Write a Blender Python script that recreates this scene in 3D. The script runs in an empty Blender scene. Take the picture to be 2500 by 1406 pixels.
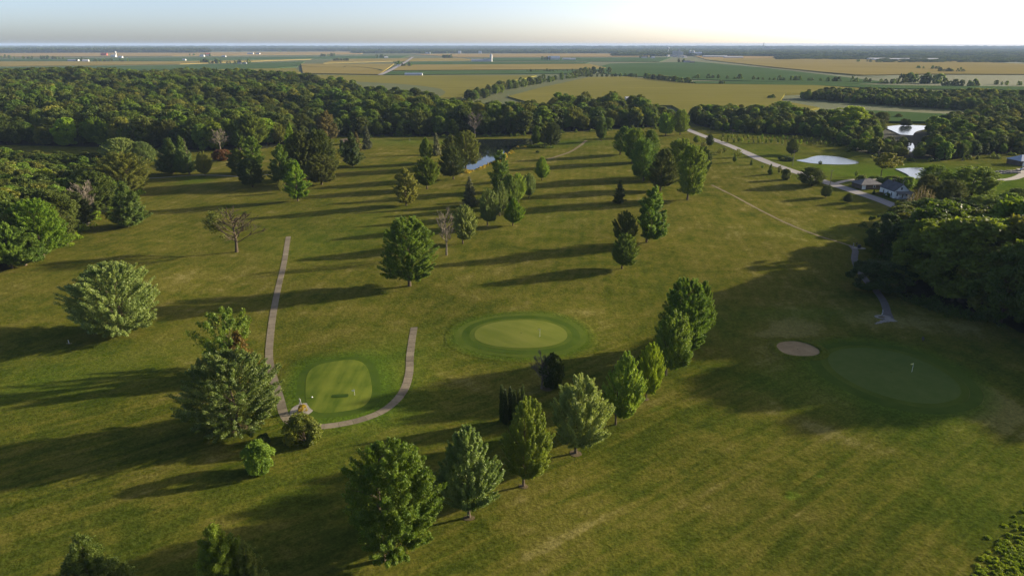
import bpy, math, random
import numpy as np
from mathutils import Vector

# ------------------------------------------------------------------ camera, sky, sun, exposure
SC = bpy.context.scene
COL = SC.collection
FPX, CAM_H, HORIZON = 1668.0, 76.0, 109.0           # focal length and horizon row in pixels of a 2500 x 1406 frame
PITCH = math.atan((703 - HORIZON) / FPX)
SP, CP = math.sin(PITCH), math.cos(PITCH)
cam_d = bpy.data.cameras.new('camera')
cam = bpy.data.objects.new('camera', cam_d)
COL.objects.link(cam)
cam.location = (0, 0, CAM_H)
cam.rotation_euler = (math.pi / 2 - PITCH, 0, 0)
cam_d.sensor_width = 36.0
cam_d.lens = 36.0 * FPX / 2500
cam_d.clip_start = 0.5
cam_d.clip_end = 90000
SC.camera = cam

SUN_EL, SUN_AZ = math.radians(14.0), math.radians(71.0)   # azimuth measured from +Y towards +X
world = bpy.data.worlds.new('World')
SC.world = world
world.use_nodes = True
wn = world.node_tree
wn.nodes.clear()
sky = wn.nodes.new('ShaderNodeTexSky')
sky.sky_type = 'NISHITA'
sky.sun_disc = False
sky.sun_elevation = SUN_EL
sky.sun_rotation = SUN_AZ
sky.altitude = 0
sky.air_density = 0.40
sky.dust_density = 1.4
sky.ozone_density = 0.0
wb = wn.nodes.new('ShaderNodeBackground')
wb.inputs['Strength'].default_value = 0.089
wo = wn.nodes.new('ShaderNodeOutputWorld')
wn.links.new(sky.outputs[0], wb.inputs[0])
wn.links.new(wb.outputs[0], wo.inputs[0])

sun_d = bpy.data.lights.new('sun', 'SUN')
sun_d.energy = 4.1
sun_d.angle = math.radians(1.0)
sun_d.color = (1.0, 0.86, 0.64)
sun = bpy.data.objects.new('sun', sun_d)
COL.objects.link(sun)
SUN_DIR = Vector((math.sin(SUN_AZ) * math.cos(SUN_EL), math.cos(SUN_AZ) * math.cos(SUN_EL), math.sin(SUN_EL)))
sun.rotation_euler = SUN_DIR.to_track_quat('Z', 'Y').to_euler()
sun.location = (300, 100, 200)

vs = SC.view_settings
vs.view_transform = 'Standard'
vs.look = 'None'
vs.exposure = 1.54
vs.gamma = 1.0
vs.use_curve_mapping = False
SC.cycles.max_bounces = 6
SC.cycles.diffuse_bounces = 2
SC.cycles.transmission_bounces = 4
SC.cycles.transparent_max_bounces = 8
SC.cycles.sample_clamp_indirect = 4.0

RNG = np.random.default_rng(7)
random.seed(7)

# ------------------------------------------------------------------ terrain height and pixel -> ground
def smooth(e0, e1, v):
    t = np.clip((v - e0) / (e1 - e0), 0, 1)
    return t * t * (3 - 2 * t)

PONDS = [(-4, 535, 46, 92, -0.6), (214, 484, 26, 22, -0.7), (240, 440, 30, 26, -0.7), (395, 690, 60, 70, -0.7)]
MOUNDS = []          # (x, y, rx, ry, height): the raised greens and spoil mounds

def hgt(x, y):
    x = np.asarray(x, float); y = np.asarray(y, float)
    d = np.hypot(x, y)
    fade = 1 / (1 + (d / 620) ** 4)
    z = (0.42 * np.sin(x / 26 + 1.3) * np.cos(y / 34 + 0.4) + 0.5 * np.sin(x / 47 + y / 61 + 2.0)
         + 0.16 * np.sin(x / 11.5 - y / 17 + 0.5) + 0.12 * np.sin(x / 8.5 + y / 13.5)
         + 0.6 * np.sin(x / 80 - 0.6) * np.sin(y / 95 + 0.8)) * fade
    z = z + 17 * np.exp(-((x + 720) / 430) ** 2 - ((y - 1130) / 330) ** 2)
    z = z + 6 * np.exp(-((x + 420) / 220) ** 2 - ((y - 800) / 160) ** 2)
    for mx, my, rx, ry, mh in MOUNDS:
        q = ((x - mx) / rx) ** 2 + ((y - my) / ry) ** 2
        z = z + mh * np.exp(-q)
    for cx, cy, rx, ry, lv in PONDS:
        q = np.sqrt(((x - cx) / rx) ** 2 + ((y - cy) / ry) ** 2)
        w = 1 - smooth(1.0, 1.35, q)
        z = z * (1 - w) + lv * w
    return z

def ray(px, py):
    u, v = (px - 1250) / FPX, (py - 703) / FPX
    return u, CP - v * SP, -SP - v * CP

def G(px, py, dz=0.0):
    """ground point seen at a pixel of the photograph"""
    rx, ry, rz = ray(px, py)
    z = 0.0
    for _ in range(14):
        t = (CAM_H - z) / -rz
        z = 0.5 * z + 0.5 * float(hgt(rx * t, ry * t))
    t = (CAM_H - z) / -rz
    return Vector((rx * t, ry * t, float(hgt(rx * t, ry * t)) + dz))

def depth_of(p):
    return p.y * CP + (CAM_H - p.z) * SP

def proj(x, y, z):
    d = y * CP + (CAM_H - z) * SP
    v = (y * SP - (CAM_H - z) * CP)
    return 1250 + FPX * x / d, 703 - FPX * v / d, d

# low mounds under the three greens and a spoil bank behind the middle one
for (mpx, mpy, rx, ry, mh) in ((826, 938, 16, 22, 0.8), (1271, 812, 22, 17, 0.9), (2178, 911, 24, 26, 0.8),
                              (1400, 765, 16, 9, 0.7), (1960, 770, 22, 9, 0.8), (2300, 380, 60, 12, 1.2)):
    g = G(mpx, mpy)
    MOUNDS.append((g.x, g.y, rx, ry, mh))

# ------------------------------------------------------------------ node helpers and materials
def new_mat(name):
    m = bpy.data.materials.new(name)
    m.use_nodes = True
    nt = m.node_tree
    nt.nodes.clear()
    out = nt.nodes.new('ShaderNodeOutputMaterial')
    return m, nt, out

def N(nt, typ, **kw):
    n = nt.nodes.new(typ)
    for k, v in kw.items():
        if k.startswith('i_'):
            key = k[2:]
            n.inputs[int(key) if key.isdigit() else key.replace('_', ' ')].default_value = v
        else:
            setattr(n, k, v)
    return n

def math_n(nt, op, a, b=None, c=None):
    n = nt.nodes.new('ShaderNodeMath')
    n.operation = op
    for i, v in enumerate((a, b, c)):
        if v is None:
            continue
        if isinstance(v, (int, float)):
            n.inputs[i].default_value = v
        else:
            nt.links.new(v, n.inputs[i])
    return n.outputs[0]

def mix_c(nt, fac, a, b, mode='MIX'):
    n = nt.nodes.new('ShaderNodeMix')
    n.data_type = 'RGBA'
    n.blend_type = mode
    for i, v in ((0, fac), (6, a), (7, b)):
        if isinstance(v, (int, float)):
            n.inputs[i].default_value = v
        elif isinstance(v, tuple):
            n.inputs[i].default_value = (*v, 1) if len(v) == 3 else v
        else:
            nt.links.new(v, n.inputs[i])
    return n.outputs[2]

def ramp(nt, fac, stops):
    r = nt.nodes.new('ShaderNodeValToRGB')
    e = r.color_ramp.elements
    while len(e) < len(stops):
        e.new(0.5)
    for el, (p, c) in zip(e, stops):
        el.position = p
        el.color = (*c, 1)
    nt.links.new(fac, r.inputs[0])
    return r.outputs[0]

def noise(nt, vec, scale, detail=3.0, rough=0.55, dist=0.0):
    n = N(nt, 'ShaderNodeTexNoise', i_Scale=scale, i_Detail=detail, i_Roughness=rough, i_Distortion=dist)
    nt.links.new(vec, n.inputs['Vector'])
    return n.outputs[0]

def mapped(nt, vec, rotz, scl):
    m = N(nt, 'ShaderNodeMapping')
    m.inputs['Rotation'].default_value = (0, 0, rotz)
    m.inputs['Scale'].default_value = scl
    # rotate first, then stretch
    m.vector_type = 'TEXTURE'
    m.inputs['Scale'].default_value = tuple(1 / s for s in scl)
    nt.links.new(vec, m.inputs['Vector'])
    return m.outputs[0]

def turf_material(name='turf'):
    m, nt, out = new_mat(name)
    pos = N(nt, 'ShaderNodeNewGeometry').outputs['Position']
    at_d = N(nt, 'ShaderNodeAttribute', attribute_name='dry_dim').outputs['Fac']
    at_l = N(nt, 'ShaderNodeAttribute', attribute_name='lush').outputs['Fac']
    at_w = N(nt, 'ShaderNodeAttribute', attribute_name='weed').outputs['Fac']
    n1 = noise(nt, pos, 0.016, 4, 0.6)
    n5 = noise(nt, pos, 0.09, 5, 0.62, 0.4)
    n4 = noise(nt, pos, 1.1, 4, 0.7)
    n6 = noise(nt, pos, 0.33, 4, 0.65)
    st1 = noise(nt, mapped(nt, pos, math.radians(36), (0.034, 0.52, 1)), 1.0, 4, 0.6, 0.25)
    st2 = noise(nt, mapped(nt, pos, math.radians(66), (0.04, 0.34, 1)), 1.0, 4, 0.6, 0.25)
    msk = noise(nt, pos, 0.008, 2, 0.5)
    sy = N(nt, 'ShaderNodeSeparateXYZ')
    nt.links.new(pos, sy.inputs[0])
    near = nt.nodes.new('ShaderNodeClamp')
    nt.links.new(math_n(nt, 'ADD', math_n(nt, 'MULTIPLY', math_n(nt, 'SUBTRACT', 185.0, sy.outputs['Y']), 0.014), math_n(nt, 'MULTIPLY', math_n(nt, 'SUBTRACT', msk, 0.3), 2.0)), near.inputs[0])
    mk = near.outputs[0]
    streak = math_n(nt, 'ADD', math_n(nt, 'MULTIPLY', st1, mk), math_n(nt, 'MULTIPLY', st2, math_n(nt, 'SUBTRACT', 1.0, mk)))
    # mowing passes: faint bands about 4.5 m wide running up the fairways
    wv = N(nt, 'ShaderNodeTexWave', wave_type='BANDS', bands_direction='X', i_Scale=0.07, i_Distortion=0.6, i_Detail=2.0)
    wv.inputs['Detail Scale'].default_value = 0.3
    nt.links.new(mapped(nt, pos, math.radians(-6), (1, 1, 1)), wv.inputs['Vector'])
    band = wv.outputs['Fac']
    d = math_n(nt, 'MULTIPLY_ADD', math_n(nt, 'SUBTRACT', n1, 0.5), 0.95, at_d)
    d = math_n(nt, 'MULTIPLY_ADD', math_n(nt, 'SUBTRACT', n5, 0.5), 1.4, d)
    d = math_n(nt, 'MULTIPLY_ADD', math_n(nt, 'SUBTRACT', streak, 0.5), math_n(nt, 'MULTIPLY_ADD', mk, 0.75, 0.5), d)
    d = math_n(nt, 'MULTIPLY_ADD', math_n(nt, 'SUBTRACT', n6, 0.5), 0.55, d)
    d = math_n(nt, 'MULTIPLY_ADD', math_n(nt, 'SUBTRACT', n4, 0.5), 0.28, d)
    d = math_n(nt, 'MULTIPLY_ADD', math_n(nt, 'MULTIPLY', math_n(nt, 'SUBTRACT', band, 0.5), math_n(nt, 'SUBTRACT', 1.0, mk)), 0.10, d)
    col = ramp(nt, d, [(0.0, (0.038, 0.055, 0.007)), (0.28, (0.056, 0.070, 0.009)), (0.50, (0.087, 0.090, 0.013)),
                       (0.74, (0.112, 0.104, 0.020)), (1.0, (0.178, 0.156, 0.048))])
    lush = ramp(nt, math_n(nt, 'MULTIPLY_ADD', math_n(nt, 'SUBTRACT', n5, 0.5), 0.7, math_n(nt, 'MULTIPLY_ADD', n4, 0.3, 0.35)),
                [(0.0, (0.034, 0.066, 0.008)), (0.5, (0.060, 0.102, 0.011)), (1.0, (0.108, 0.145, 0.020))])
    lf = math_n(nt, 'MULTIPLY_ADD', math_n(nt, 'SUBTRACT', streak, 0.5), math_n(nt, 'MULTIPLY', at_l, 0.5), at_l)
    nlf = nt.nodes.new('ShaderNodeClamp')
    nt.links.new(lf, nlf.inputs[0])
    col = mix_c(nt, nlf.outputs[0], col, lush)
    vor = N(nt, 'ShaderNodeTexVoronoi', i_Scale=0.085, i_Randomness=1.0)
    vd = nt.nodes.new('ShaderNodeVectorMath')
    vd.operation = 'ADD'
    nz = N(nt, 'ShaderNodeTexNoise', i_Scale=0.5, i_Detail=2.0)
    nt.links.new(pos, nz.inputs['Vector'])
    nt.links.new(pos, vd.inputs[0])
    sc = nt.nodes.new('ShaderNodeVectorMath')
    sc.operation = 'SCALE'
    sc.inputs['Scale'].default_value = 3.0
    nt.links.new(nz.outputs['Color'], sc.inputs[0])
    nt.links.new(sc.outputs[0], vd.inputs[1])
    nt.links.new(vd.outputs[0], vor.inputs['Vector'])
    thr = math_n(nt, 'MULTIPLY', n5, 0.30)
    spot = math_n(nt, 'MULTIPLY', math_n(nt, 'SMOOTH_MIN', math_n(nt, 'MAXIMUM', math_n(nt, 'MULTIPLY', math_n(nt, 'SUBTRACT', thr, vor.outputs['Distance']), 9.0), 0.0), 1.0, 0.05), at_w)
    col = mix_c(nt, spot, col, (0.10, 0.165, 0.016))
    n8 = noise(nt, pos, 2.6, 2, 0.6)
    g1 = math_n(nt, 'MULTIPLY_ADD', n4, 1.3, math_n(nt, 'MULTIPLY_ADD', n8, 1.1, -0.2))
    col = mix_c(nt, 1.0, col, N_rgb(nt, g1), 'MULTIPLY')
    bs = N(nt, 'ShaderNodeBsdfPrincipled', i_Roughness=0.92)
    bs.inputs['Specular IOR Level'].default_value = 0.0
    bp = N(nt, 'ShaderNodeBump', i_Strength=0.7, i_Distance=0.2)
    nt.links.new(math_n(nt, 'ADD', n4, math_n(nt, 'MULTIPLY', n6, 1.2)), bp.inputs['Height'])
    nt.links.new(bp.outputs[0], bs.inputs['Normal'])
    nt.links.new(col, bs.inputs['Base Color'])
    nt.links.new(bs.outputs[0], out.inputs[0])
    return m

def N_rgb(nt, fac):
    c = nt.nodes.new('ShaderNodeCombineColor')
    for i in range(3):
        nt.links.new(fac, c.inputs[i])
    return c.outputs[0]

def rough_mat(name, c1, c2, scale=1.0, rough=0.85, bump=0.3, bdist=0.05, spec=0.3, detail=4, stretch=None, metal=0.0):
    m, nt, out = new_mat(name)
    pos = N(nt, 'ShaderNodeNewGeometry').outputs['Position']
    vec = mapped(nt, pos, stretch[0], stretch[1]) if stretch else pos
    n = noise(nt, vec, scale, detail, 0.62)
    n2 = noise(nt, pos, scale * 0.17, 3, 0.55)
    fac = math_n(nt, 'MULTIPLY_ADD', math_n(nt, 'SUBTRACT', n, 0.5), 1.5, math_n(nt, 'MULTIPLY_ADD', math_n(nt, 'SUBTRACT', n2, 0.5), 1.2, 0.5))
    col = ramp(nt, fac, [(0.1, c1), (0.9, c2)])
    bs = N(nt, 'ShaderNodeBsdfPrincipled', i_Roughness=rough, i_Metallic=metal)
    bs.inputs['Specular IOR Level'].default_value = spec
    nt.links.new(col, bs.inputs['Base Color'])
    if bump:
        bp = N(nt, 'ShaderNodeBump', i_Strength=bump, i_Distance=bdist)
        nt.links.new(n, bp.inputs['Height'])
        nt.links.new(bp.outputs[0], bs.inputs['Normal'])
    nt.links.new(bs.outputs[0], out.inputs[0])
    return m

def leaf_material(name, a, b, trans=0.32, rough=0.6, spec=0.25):
    """leaf colour runs between a and b with each sprig's own tint and each tree's own shade"""
    m, nt, out = new_mat(name)
    t = N(nt, 'ShaderNodeAttribute', attribute_name='tint').outputs['Fac']
    r = N(nt, 'ShaderNodeObjectInfo').outputs['Random']
    f = math_n(nt, 'MULTIPLY_ADD', math_n(nt, 'SUBTRACT', r, 0.5), 0.45, t)
    col = ramp(nt, f, [(0.05, a), (0.95, b)])
    v = N(nt, 'ShaderNodeHueSaturation')
    nt.links.new(math_n(nt, 'MULTIPLY_ADD', math_n(nt, 'SUBTRACT', math_n(nt, 'FRACT', math_n(nt, 'MULTIPLY', r, 7.31)), 0.5), 0.025, 0.5), v.inputs['Hue'])
    nt.links.new(math_n(nt, 'MULTIPLY_ADD', math_n(nt, 'FRACT', math_n(nt, 'MULTIPLY', r, 13.7)), 0.5, 0.75), v.inputs['Value'])
    nt.links.new(col, v.inputs['Color'])
    bs = N(nt, 'ShaderNodeBsdfPrincipled', i_Roughness=rough)
    bs.inputs['Specular IOR Level'].default_value = spec
    tr = N(nt, 'ShaderNodeBsdfTranslucent')
    mx = N(nt, 'ShaderNodeMixShader', i_0=min(0.5, trans + 0.08))
    nt.links.new(v.outputs[0], bs.inputs['Base Color'])
    tint = mix_c(nt, 1.0, v.outputs[0], (1.25, 1.2, 0.55), 'MULTIPLY')
    nt.links.new(tint, tr.inputs['Color'])
    nt.links.new(bs.outputs[0], mx.inputs[1])
    nt.links.new(tr.outputs[0], mx.inputs[2])
    nt.links.new(mx.outputs[0], out.inputs[0])
    return m

def plain(name, c, rough=0.6, spec=0.4, metal=0.0):
    return rough_mat(name, tuple(v * 0.85 for v in c), tuple(min(1, v * 1.12) for v in c), 1.7, rough, 0.0, 0, spec, 3, None, metal)

M = {}
M['turf'] = turf_material()
M['far'] = rough_mat('far_farmland', (0.098, 0.098, 0.030), (0.070, 0.095, 0.032), 0.004, 0.95, 0, 0, 0.1)
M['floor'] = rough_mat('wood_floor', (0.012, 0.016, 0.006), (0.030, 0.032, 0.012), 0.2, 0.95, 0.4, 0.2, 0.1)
M['fringe'] = rough_mat('fringe_turf', (0.040, 0.072, 0.010), (0.072, 0.106, 0.016), 0.18, 0.9, 0.1, 0.02, 0.0)
M['fringe_light'] = rough_mat('fringe_turf_light', (0.058, 0.090, 0.012), (0.096, 0.124, 0.020), 0.15, 0.9, 0.1, 0.02, 0.0)
M['green'] = rough_mat('putting_turf', (0.115, 0.142, 0.024), (0.165, 0.178, 0.036), 0.6, 0.85, 0.1, 0.02, 0.0, 4, (0.9, (0.5, 0.07, 1)))
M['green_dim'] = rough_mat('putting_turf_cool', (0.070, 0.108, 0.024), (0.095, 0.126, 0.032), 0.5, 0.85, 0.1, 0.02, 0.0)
M['green_mown'] = rough_mat('tee_turf', (0.058, 0.096, 0.012), (0.150, 0.175, 0.026), 0.8, 0.85, 0.15, 0.03, 0.0, 4, (0, (0.5, 0.06, 1)))
M['mown_dark'] = rough_mat('mown_strip_turf', (0.030, 0.060, 0.010), (0.045, 0.075, 0.014), 0.8, 0.9, 0.1, 0.02, 0.0)
M['asphalt'] = rough_mat('path_asphalt', (0.095, 0.085, 0.078), (0.145, 0.128, 0.115), 2.0, 0.9, 0.2, 0.02, 0.25)
M['road'] = rough_mat('road_chipseal', (0.20, 0.187, 0.178), (0.28, 0.262, 0.25), 0.6, 0.9, 0.15, 0.02, 0.25, 4, (0, (1.6, 0.08, 1)))
M['gravel'] = rough_mat('pale_gravel', (0.22, 0.20, 0.17), (0.33, 0.30, 0.26), 3.0, 0.95, 0.5, 0.05, 0.2)
M['dirt'] = rough_mat('worn_track', (0.12, 0.098, 0.045), (0.19, 0.150, 0.078), 1.2, 0.95, 0.3, 0.04, 0.15)
M['mulch'] = rough_mat('bark_mulch', (0.075, 0.058, 0.028), (0.135, 0.105, 0.055), 4.0, 0.95, 0.6, 0.08, 0.15)
M['sand'] = rough_mat('bunker_sand', (0.22, 0.158, 0.080), (0.34, 0.25, 0.135), 0.5, 0.95, 0.2, 0.04, 0.15)
M['bark'] = rough_mat('bark', (0.055, 0.042, 0.028), (0.13, 0.10, 0.07), 3.0, 0.95, 0.6, 0.05, 0.15, 4, (0, (1, 1, 0.2)))
M['deadwood'] = rough_mat('weathered_wood', (0.105, 0.088, 0.066), (0.19, 0.165, 0.13), 2.0, 0.95, 0.3, 0.03, 0.15)
M['strawwood'] = rough_mat('pale_dead_wood', (0.26, 0.20, 0.105), (0.40, 0.32, 0.18), 2.0, 0.95, 0.3, 0.03, 0.15)
M['pole'] = rough_mat('pole_wood', (0.15, 0.125, 0.10), (0.25, 0.21, 0.175), 1.5, 0.9, 0.3, 0.02, 0.2)
M['white'] = plain('white_paint', (0.78, 0.77, 0.75), 0.6)
M['siding'] = rough_mat('white_siding', (0.66, 0.67, 0.68), (0.80, 0.80, 0.79), 0.8, 0.7, 0.1, 0.02, 0.3)
M['shingle'] = rough_mat('dark_shingles', (0.055, 0.057, 0.065), (0.105, 0.105, 0.115), 1.6, 0.85, 0.3, 0.04, 0.25)
M['shingle2'] = rough_mat('grey_shingles', (0.14, 0.13, 0.125), (0.21, 0.195, 0.185), 1.6, 0.85, 0.3, 0.04, 0.25)
M['brown'] = rough_mat('brown_boards', (0.085, 0.062, 0.045), (0.14, 0.105, 0.08), 1.4, 0.85, 0.3, 0.03, 0.25)
M['glass'] = plain('dark_glass', (0.03, 0.035, 0.045), 0.1, 0.8)
M['metal'] = plain('galvanised_metal', (0.55, 0.57, 0.60), 0.4, 0.5, 0.4)
M['bluemetal'] = plain('blue_grey_metal', (0.30, 0.36, 0.44), 0.45, 0.5, 0.2)
M['red'] = plain('barn_red', (0.28, 0.07, 0.05), 0.7)
M['black'] = plain('black_plastic', (0.02, 0.02, 0.022), 0.5)
M['rubber'] = plain('tyre_rubber', (0.025, 0.025, 0.025), 0.8)
M['farwhite'] = plain('weathered_white', (0.46, 0.46, 0.46), 0.7)
M['farmetal'] = plain('dull_metal', (0.36, 0.37, 0.39), 0.6)
M['grey'] = plain('grey_paint', (0.28, 0.28, 0.29), 0.5)
M['stone'] = rough_mat('dark_stone', (0.05, 0.05, 0.055), (0.17, 0.17, 0.175), 0.8, 0.9, 0.4, 0.1, 0.2)
M['flag_y'] = plain('yellow_flag', (0.75, 0.68, 0.25), 0.7)
M['flag_w'] = plain('white_flag', (0.85, 0.85, 0.82), 0.7)

L = {
 'silver': leaf_material('silver_maple_leaves', (0.082, 0.144, 0.024), (0.263, 0.322, 0.088), 0.30, 0.5, 0.35),
 'maple': leaf_material('maple_leaves', (0.091, 0.165, 0.015), (0.268, 0.335, 0.044), 0.34, 0.5, 0.3),
 'olive': leaf_material('olive_leaves', (0.080, 0.111, 0.016), (0.210, 0.216, 0.033), 0.30),
 'green': leaf_material('green_leaves', (0.068, 0.130, 0.013), (0.169, 0.235, 0.026), 0.32),
 'bright': leaf_material('bright_leaves', (0.095, 0.174, 0.010), (0.230, 0.306, 0.022), 0.38),
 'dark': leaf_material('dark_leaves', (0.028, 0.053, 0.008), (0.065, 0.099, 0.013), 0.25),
 'wood': leaf_material('woodland_leaves', (0.040, 0.070, 0.008), (0.107, 0.141, 0.017), 0.28),
 'oakdark': leaf_material('oak_leaves', (0.046, 0.072, 0.009), (0.126, 0.150, 0.022), 0.28),
 'pine': leaf_material('pine_needles', (0.043, 0.089, 0.011), (0.118, 0.167, 0.021), 0.18),
 'blue': leaf_material('spruce_needles', (0.076, 0.090, 0.040), (0.151, 0.162, 0.074), 0.15),
 'yellow': leaf_material('yellow_leaves', (0.254, 0.213, 0.013), (0.525, 0.401, 0.022), 0.35),
 'orange': leaf_material('rusty_leaves', (0.070, 0.048, 0.008), (0.165, 0.105, 0.014), 0.30),
 'rust': leaf_material('dry_rust_leaves', (0.116, 0.059, 0.011), (0.232, 0.116, 0.020), 0.25),
 'brownleaf': leaf_material('brown_leaves', (0.095, 0.086, 0.022), (0.201, 0.173, 0.045), 0.22),
 'weed': leaf_material('rank_weeds', (0.082, 0.160, 0.006), (0.206, 0.267, 0.017), 0.35),
 'rank': leaf_material('corner_weeds', (0.110, 0.185, 0.010), (0.270, 0.320, 0.030), 0.35),
 'reed': leaf_material('reeds', (0.264, 0.223, 0.022), (0.506, 0.394, 0.053), 0.35),
}

def water_mat(name, c, rough=0.04):
    m, nt, out = new_mat(name)
    pos = N(nt, 'ShaderNodeNewGeometry').outputs['Position']
    bs = N(nt, 'ShaderNodeBsdfPrincipled', i_Roughness=rough)
    bs.inputs['Base Color'].default_value = (*c, 1)
    bs.inputs['IOR'].default_value = 1.33
    bp = N(nt, 'ShaderNodeBump', i_Strength=0.12, i_Distance=0.02)
    nt.links.new(noise(nt, mapped(nt, pos, 0.3, (0.5, 1.2, 1)), 0.9, 3, 0.6), bp.inputs['Height'])
    nt.links.new(bp.outputs[0], bs.inputs['Normal'])
    nt.links.new(bs.outputs[0], out.inputs[0])
    return m
M['water'] = water_mat('pond_water', (0.012, 0.016, 0.014))
M['water2'] = water_mat('pale_pond_water', (0.035, 0.045, 0.042), 0.13)

# ------------------------------------------------------------------ mesh helpers
class MB:
    def __init__(s):
        s.v = []; s.f = []
    def add(s, vs_, fs_):
        o = len(s.v)
        s.v += [tuple(p) for p in vs_]
        s.f += [tuple(i + o for i in f) for f in fs_]
        return s
    def box(s, x0, x1, y0, y1, z0, z1):
        vs_ = [(x, y, z) for z in (z0, z1) for y in (y0, y1) for x in (x0, x1)]
        return s.add(vs_, [(0, 2, 3, 1), (4, 5, 7, 6), (0, 1, 5, 4), (2, 6, 7, 3), (0, 4, 6, 2), (1, 3, 7, 5)])
    def tube(s, pts, radii, n=6, cap=True):
        pts = [Vector(p) for p in pts]
        rings = []
        for i, p in enumerate(pts):
            d = (pts[min(i + 1, len(pts) - 1)] - pts[max(i - 1, 0)])
            d = d.normalized() if d.length > 1e-6 else Vector((0, 0, 1))
            a = d.cross(Vector((0, 0, 1)) if abs(d.z) < 0.9 else Vector((1, 0, 0))).normalized()
            b = d.cross(a)
            rings.append([p + (a * math.cos(2 * math.pi * k / n) + b * math.sin(2 * math.pi * k / n)) * radii[i] for k in range(n)])
        vs_ = [q for r in rings for q in r]
        fs_ = []
        for i in range(len(rings) - 1):
            for k in range(n):
                fs_.append((i * n + k, i * n + (k + 1) % n, (i + 1) * n + (k + 1) % n, (i + 1) * n + k))
        if cap:
            fs_ += [tuple(range(n - 1, -1, -1)), tuple((len(rings) - 1) * n + k for k in range(n))]
        return s.add(vs_, fs_)
    def gable(s, x0, x1, y0, y1, z0, z1, over=0.4, thick=0.18):
        """gable roof, ridge along y"""
        xm = (x0 + x1) / 2
        sl = (z1 - z0) / (xm - x0)
        a, b, ya, yb = x0 - over, x1 + over, y0 - over, y1 + over
        ze = z0 - sl * over
        vs_ = [(a, ya, ze), (xm, ya, z1), (b, ya, ze), (a, yb, ze), (xm, yb, z1), (b, yb, ze)]
        vs_ += [(x, y, z + thick) for x, y, z in vs_]
        return s.add(vs_, [(6, 9, 10, 7), (7, 10, 11, 8), (0, 1, 4, 3), (1, 2, 5, 4), (0, 6, 7, 1), (1, 7, 8, 2), (3, 4, 10, 9), (4, 5, 11, 10), (0, 3, 9, 6), (2, 8, 11, 5)])
    def mesh(s, name):
        me = bpy.data.meshes.new(name)
        me.from_pydata(s.v, [], s.f)
        me.update()
        return me
    def build(s, name, mat, parent=None, smooth_=False):
        me = s.mesh(name)
        me.materials.append(mat)
        if smooth_:
            me.polygons.foreach_set('use_smooth', [True] * len(me.polygons))
        return link(name, me, parent)

def link(name, data, parent=None):
    o = bpy.data.objects.new(name, data)
    COL.objects.link(o)
    if parent is not None:
        o.parent = parent
    return o

def tag(o, label=None, cat=None, group=None, kind=None):
    for k, v in (('label', label), ('category', cat), ('group', group), ('kind', kind)):
        if v:
            o[k] = v
    return o

def empty(name, loc, rz=0.0, label=None, cat=None, group=None):
    o = bpy.data.objects.new(name, None)
    COL.objects.link(o)
    o.location = loc
    o.rotation_euler = (0, 0, rz)
    o.empty_display_size = 0.5
    return tag(o, label, cat, group)

def np_mesh(name, verts, faces, attrs=None, mats=(), mat_idx=None, smooth_=False):
    verts = np.asarray(verts, np.float32)
    faces = np.asarray(faces, np.int32)
    k = faces.shape[1]
    me = bpy.data.meshes.new(name)
    me.vertices.add(len(verts))
    me.vertices.foreach_set('co', verts.ravel())
    me.loops.add(faces.size)
    me.loops.foreach_set('vertex_index', faces.ravel())
    me.polygons.add(len(faces))
    me.polygons.foreach_set('loop_start', np.arange(0, faces.size, k, dtype=np.int32))
    me.polygons.foreach_set('loop_total', np.full(len(faces), k, np.int32))
    for an, av in (attrs or {}).items():
        a = me.attributes.new(an, 'FLOAT', 'POINT')
        a.data.foreach_set('value', np.asarray(av, np.float32))
    for m in mats:
        me.materials.append(m)
    if mat_idx is not None:
        me.polygons.foreach_set('material_index', np.asarray(mat_idx, np.int32))
    if smooth_:
        me.polygons.foreach_set('use_smooth', np.ones(len(faces), bool))
    me.update(calc_edges=True)
    return me

def inside(poly, x, y):
    r = np.zeros(np.shape(x), bool)
    n = len(poly)
    for i in range(n):
        x0, y0 = poly[i]; x1, y1 = poly[(i + 1) % n]
        c = (y0 > y) != (y1 > y)
        with np.errstate(divide='ignore', invalid='ignore'):
            xi = (x1 - x0) * (y - y0) / (y1 - y0 + 1e-12) + x0
        r ^= c & (x < xi)
    return r

def spline(pts, n=8):
    """smooth polyline through 2-D or 3-D points"""
    P_ = [Vector(p) for p in pts]
    out = []
    for i in range(len(P_) - 1):
        p0, p1, p2, p3 = P_[max(i - 1, 0)], P_[i], P_[i + 1], P_[min(i + 2, len(P_) - 1)]
        for k in range(n):
            t = k / n
            out.append(0.5 * ((2 * p1) + (p2 - p0) * t + (2 * p0 - 5 * p1 + 4 * p2 - p3) * t * t + (3 * p1 - p0 - 3 * p2 + p3) * t ** 3))
    out.append(P_[-1])
    return out

# ------------------------------------------------------------------ turf attributes: dryness with painted foreground dimming, how lush, how weedy
def blob(x, y, lst):
    r = np.zeros(np.shape(x))
    for bx, by, rx, ry, rot, amt in lst:
        c, s = math.cos(rot), math.sin(rot)
        dx, dy = x - bx, y - by
        q = ((dx * c + dy * s) / rx) ** 2 + ((-dx * s + dy * c) / ry) ** 2
        r = r + amt * np.exp(-q)
    return r

def pb(px, py, rx, ry, rot, amt):
    g = G(px, py)
    return (g.x, g.y, rx, ry, rot, amt)

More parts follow.
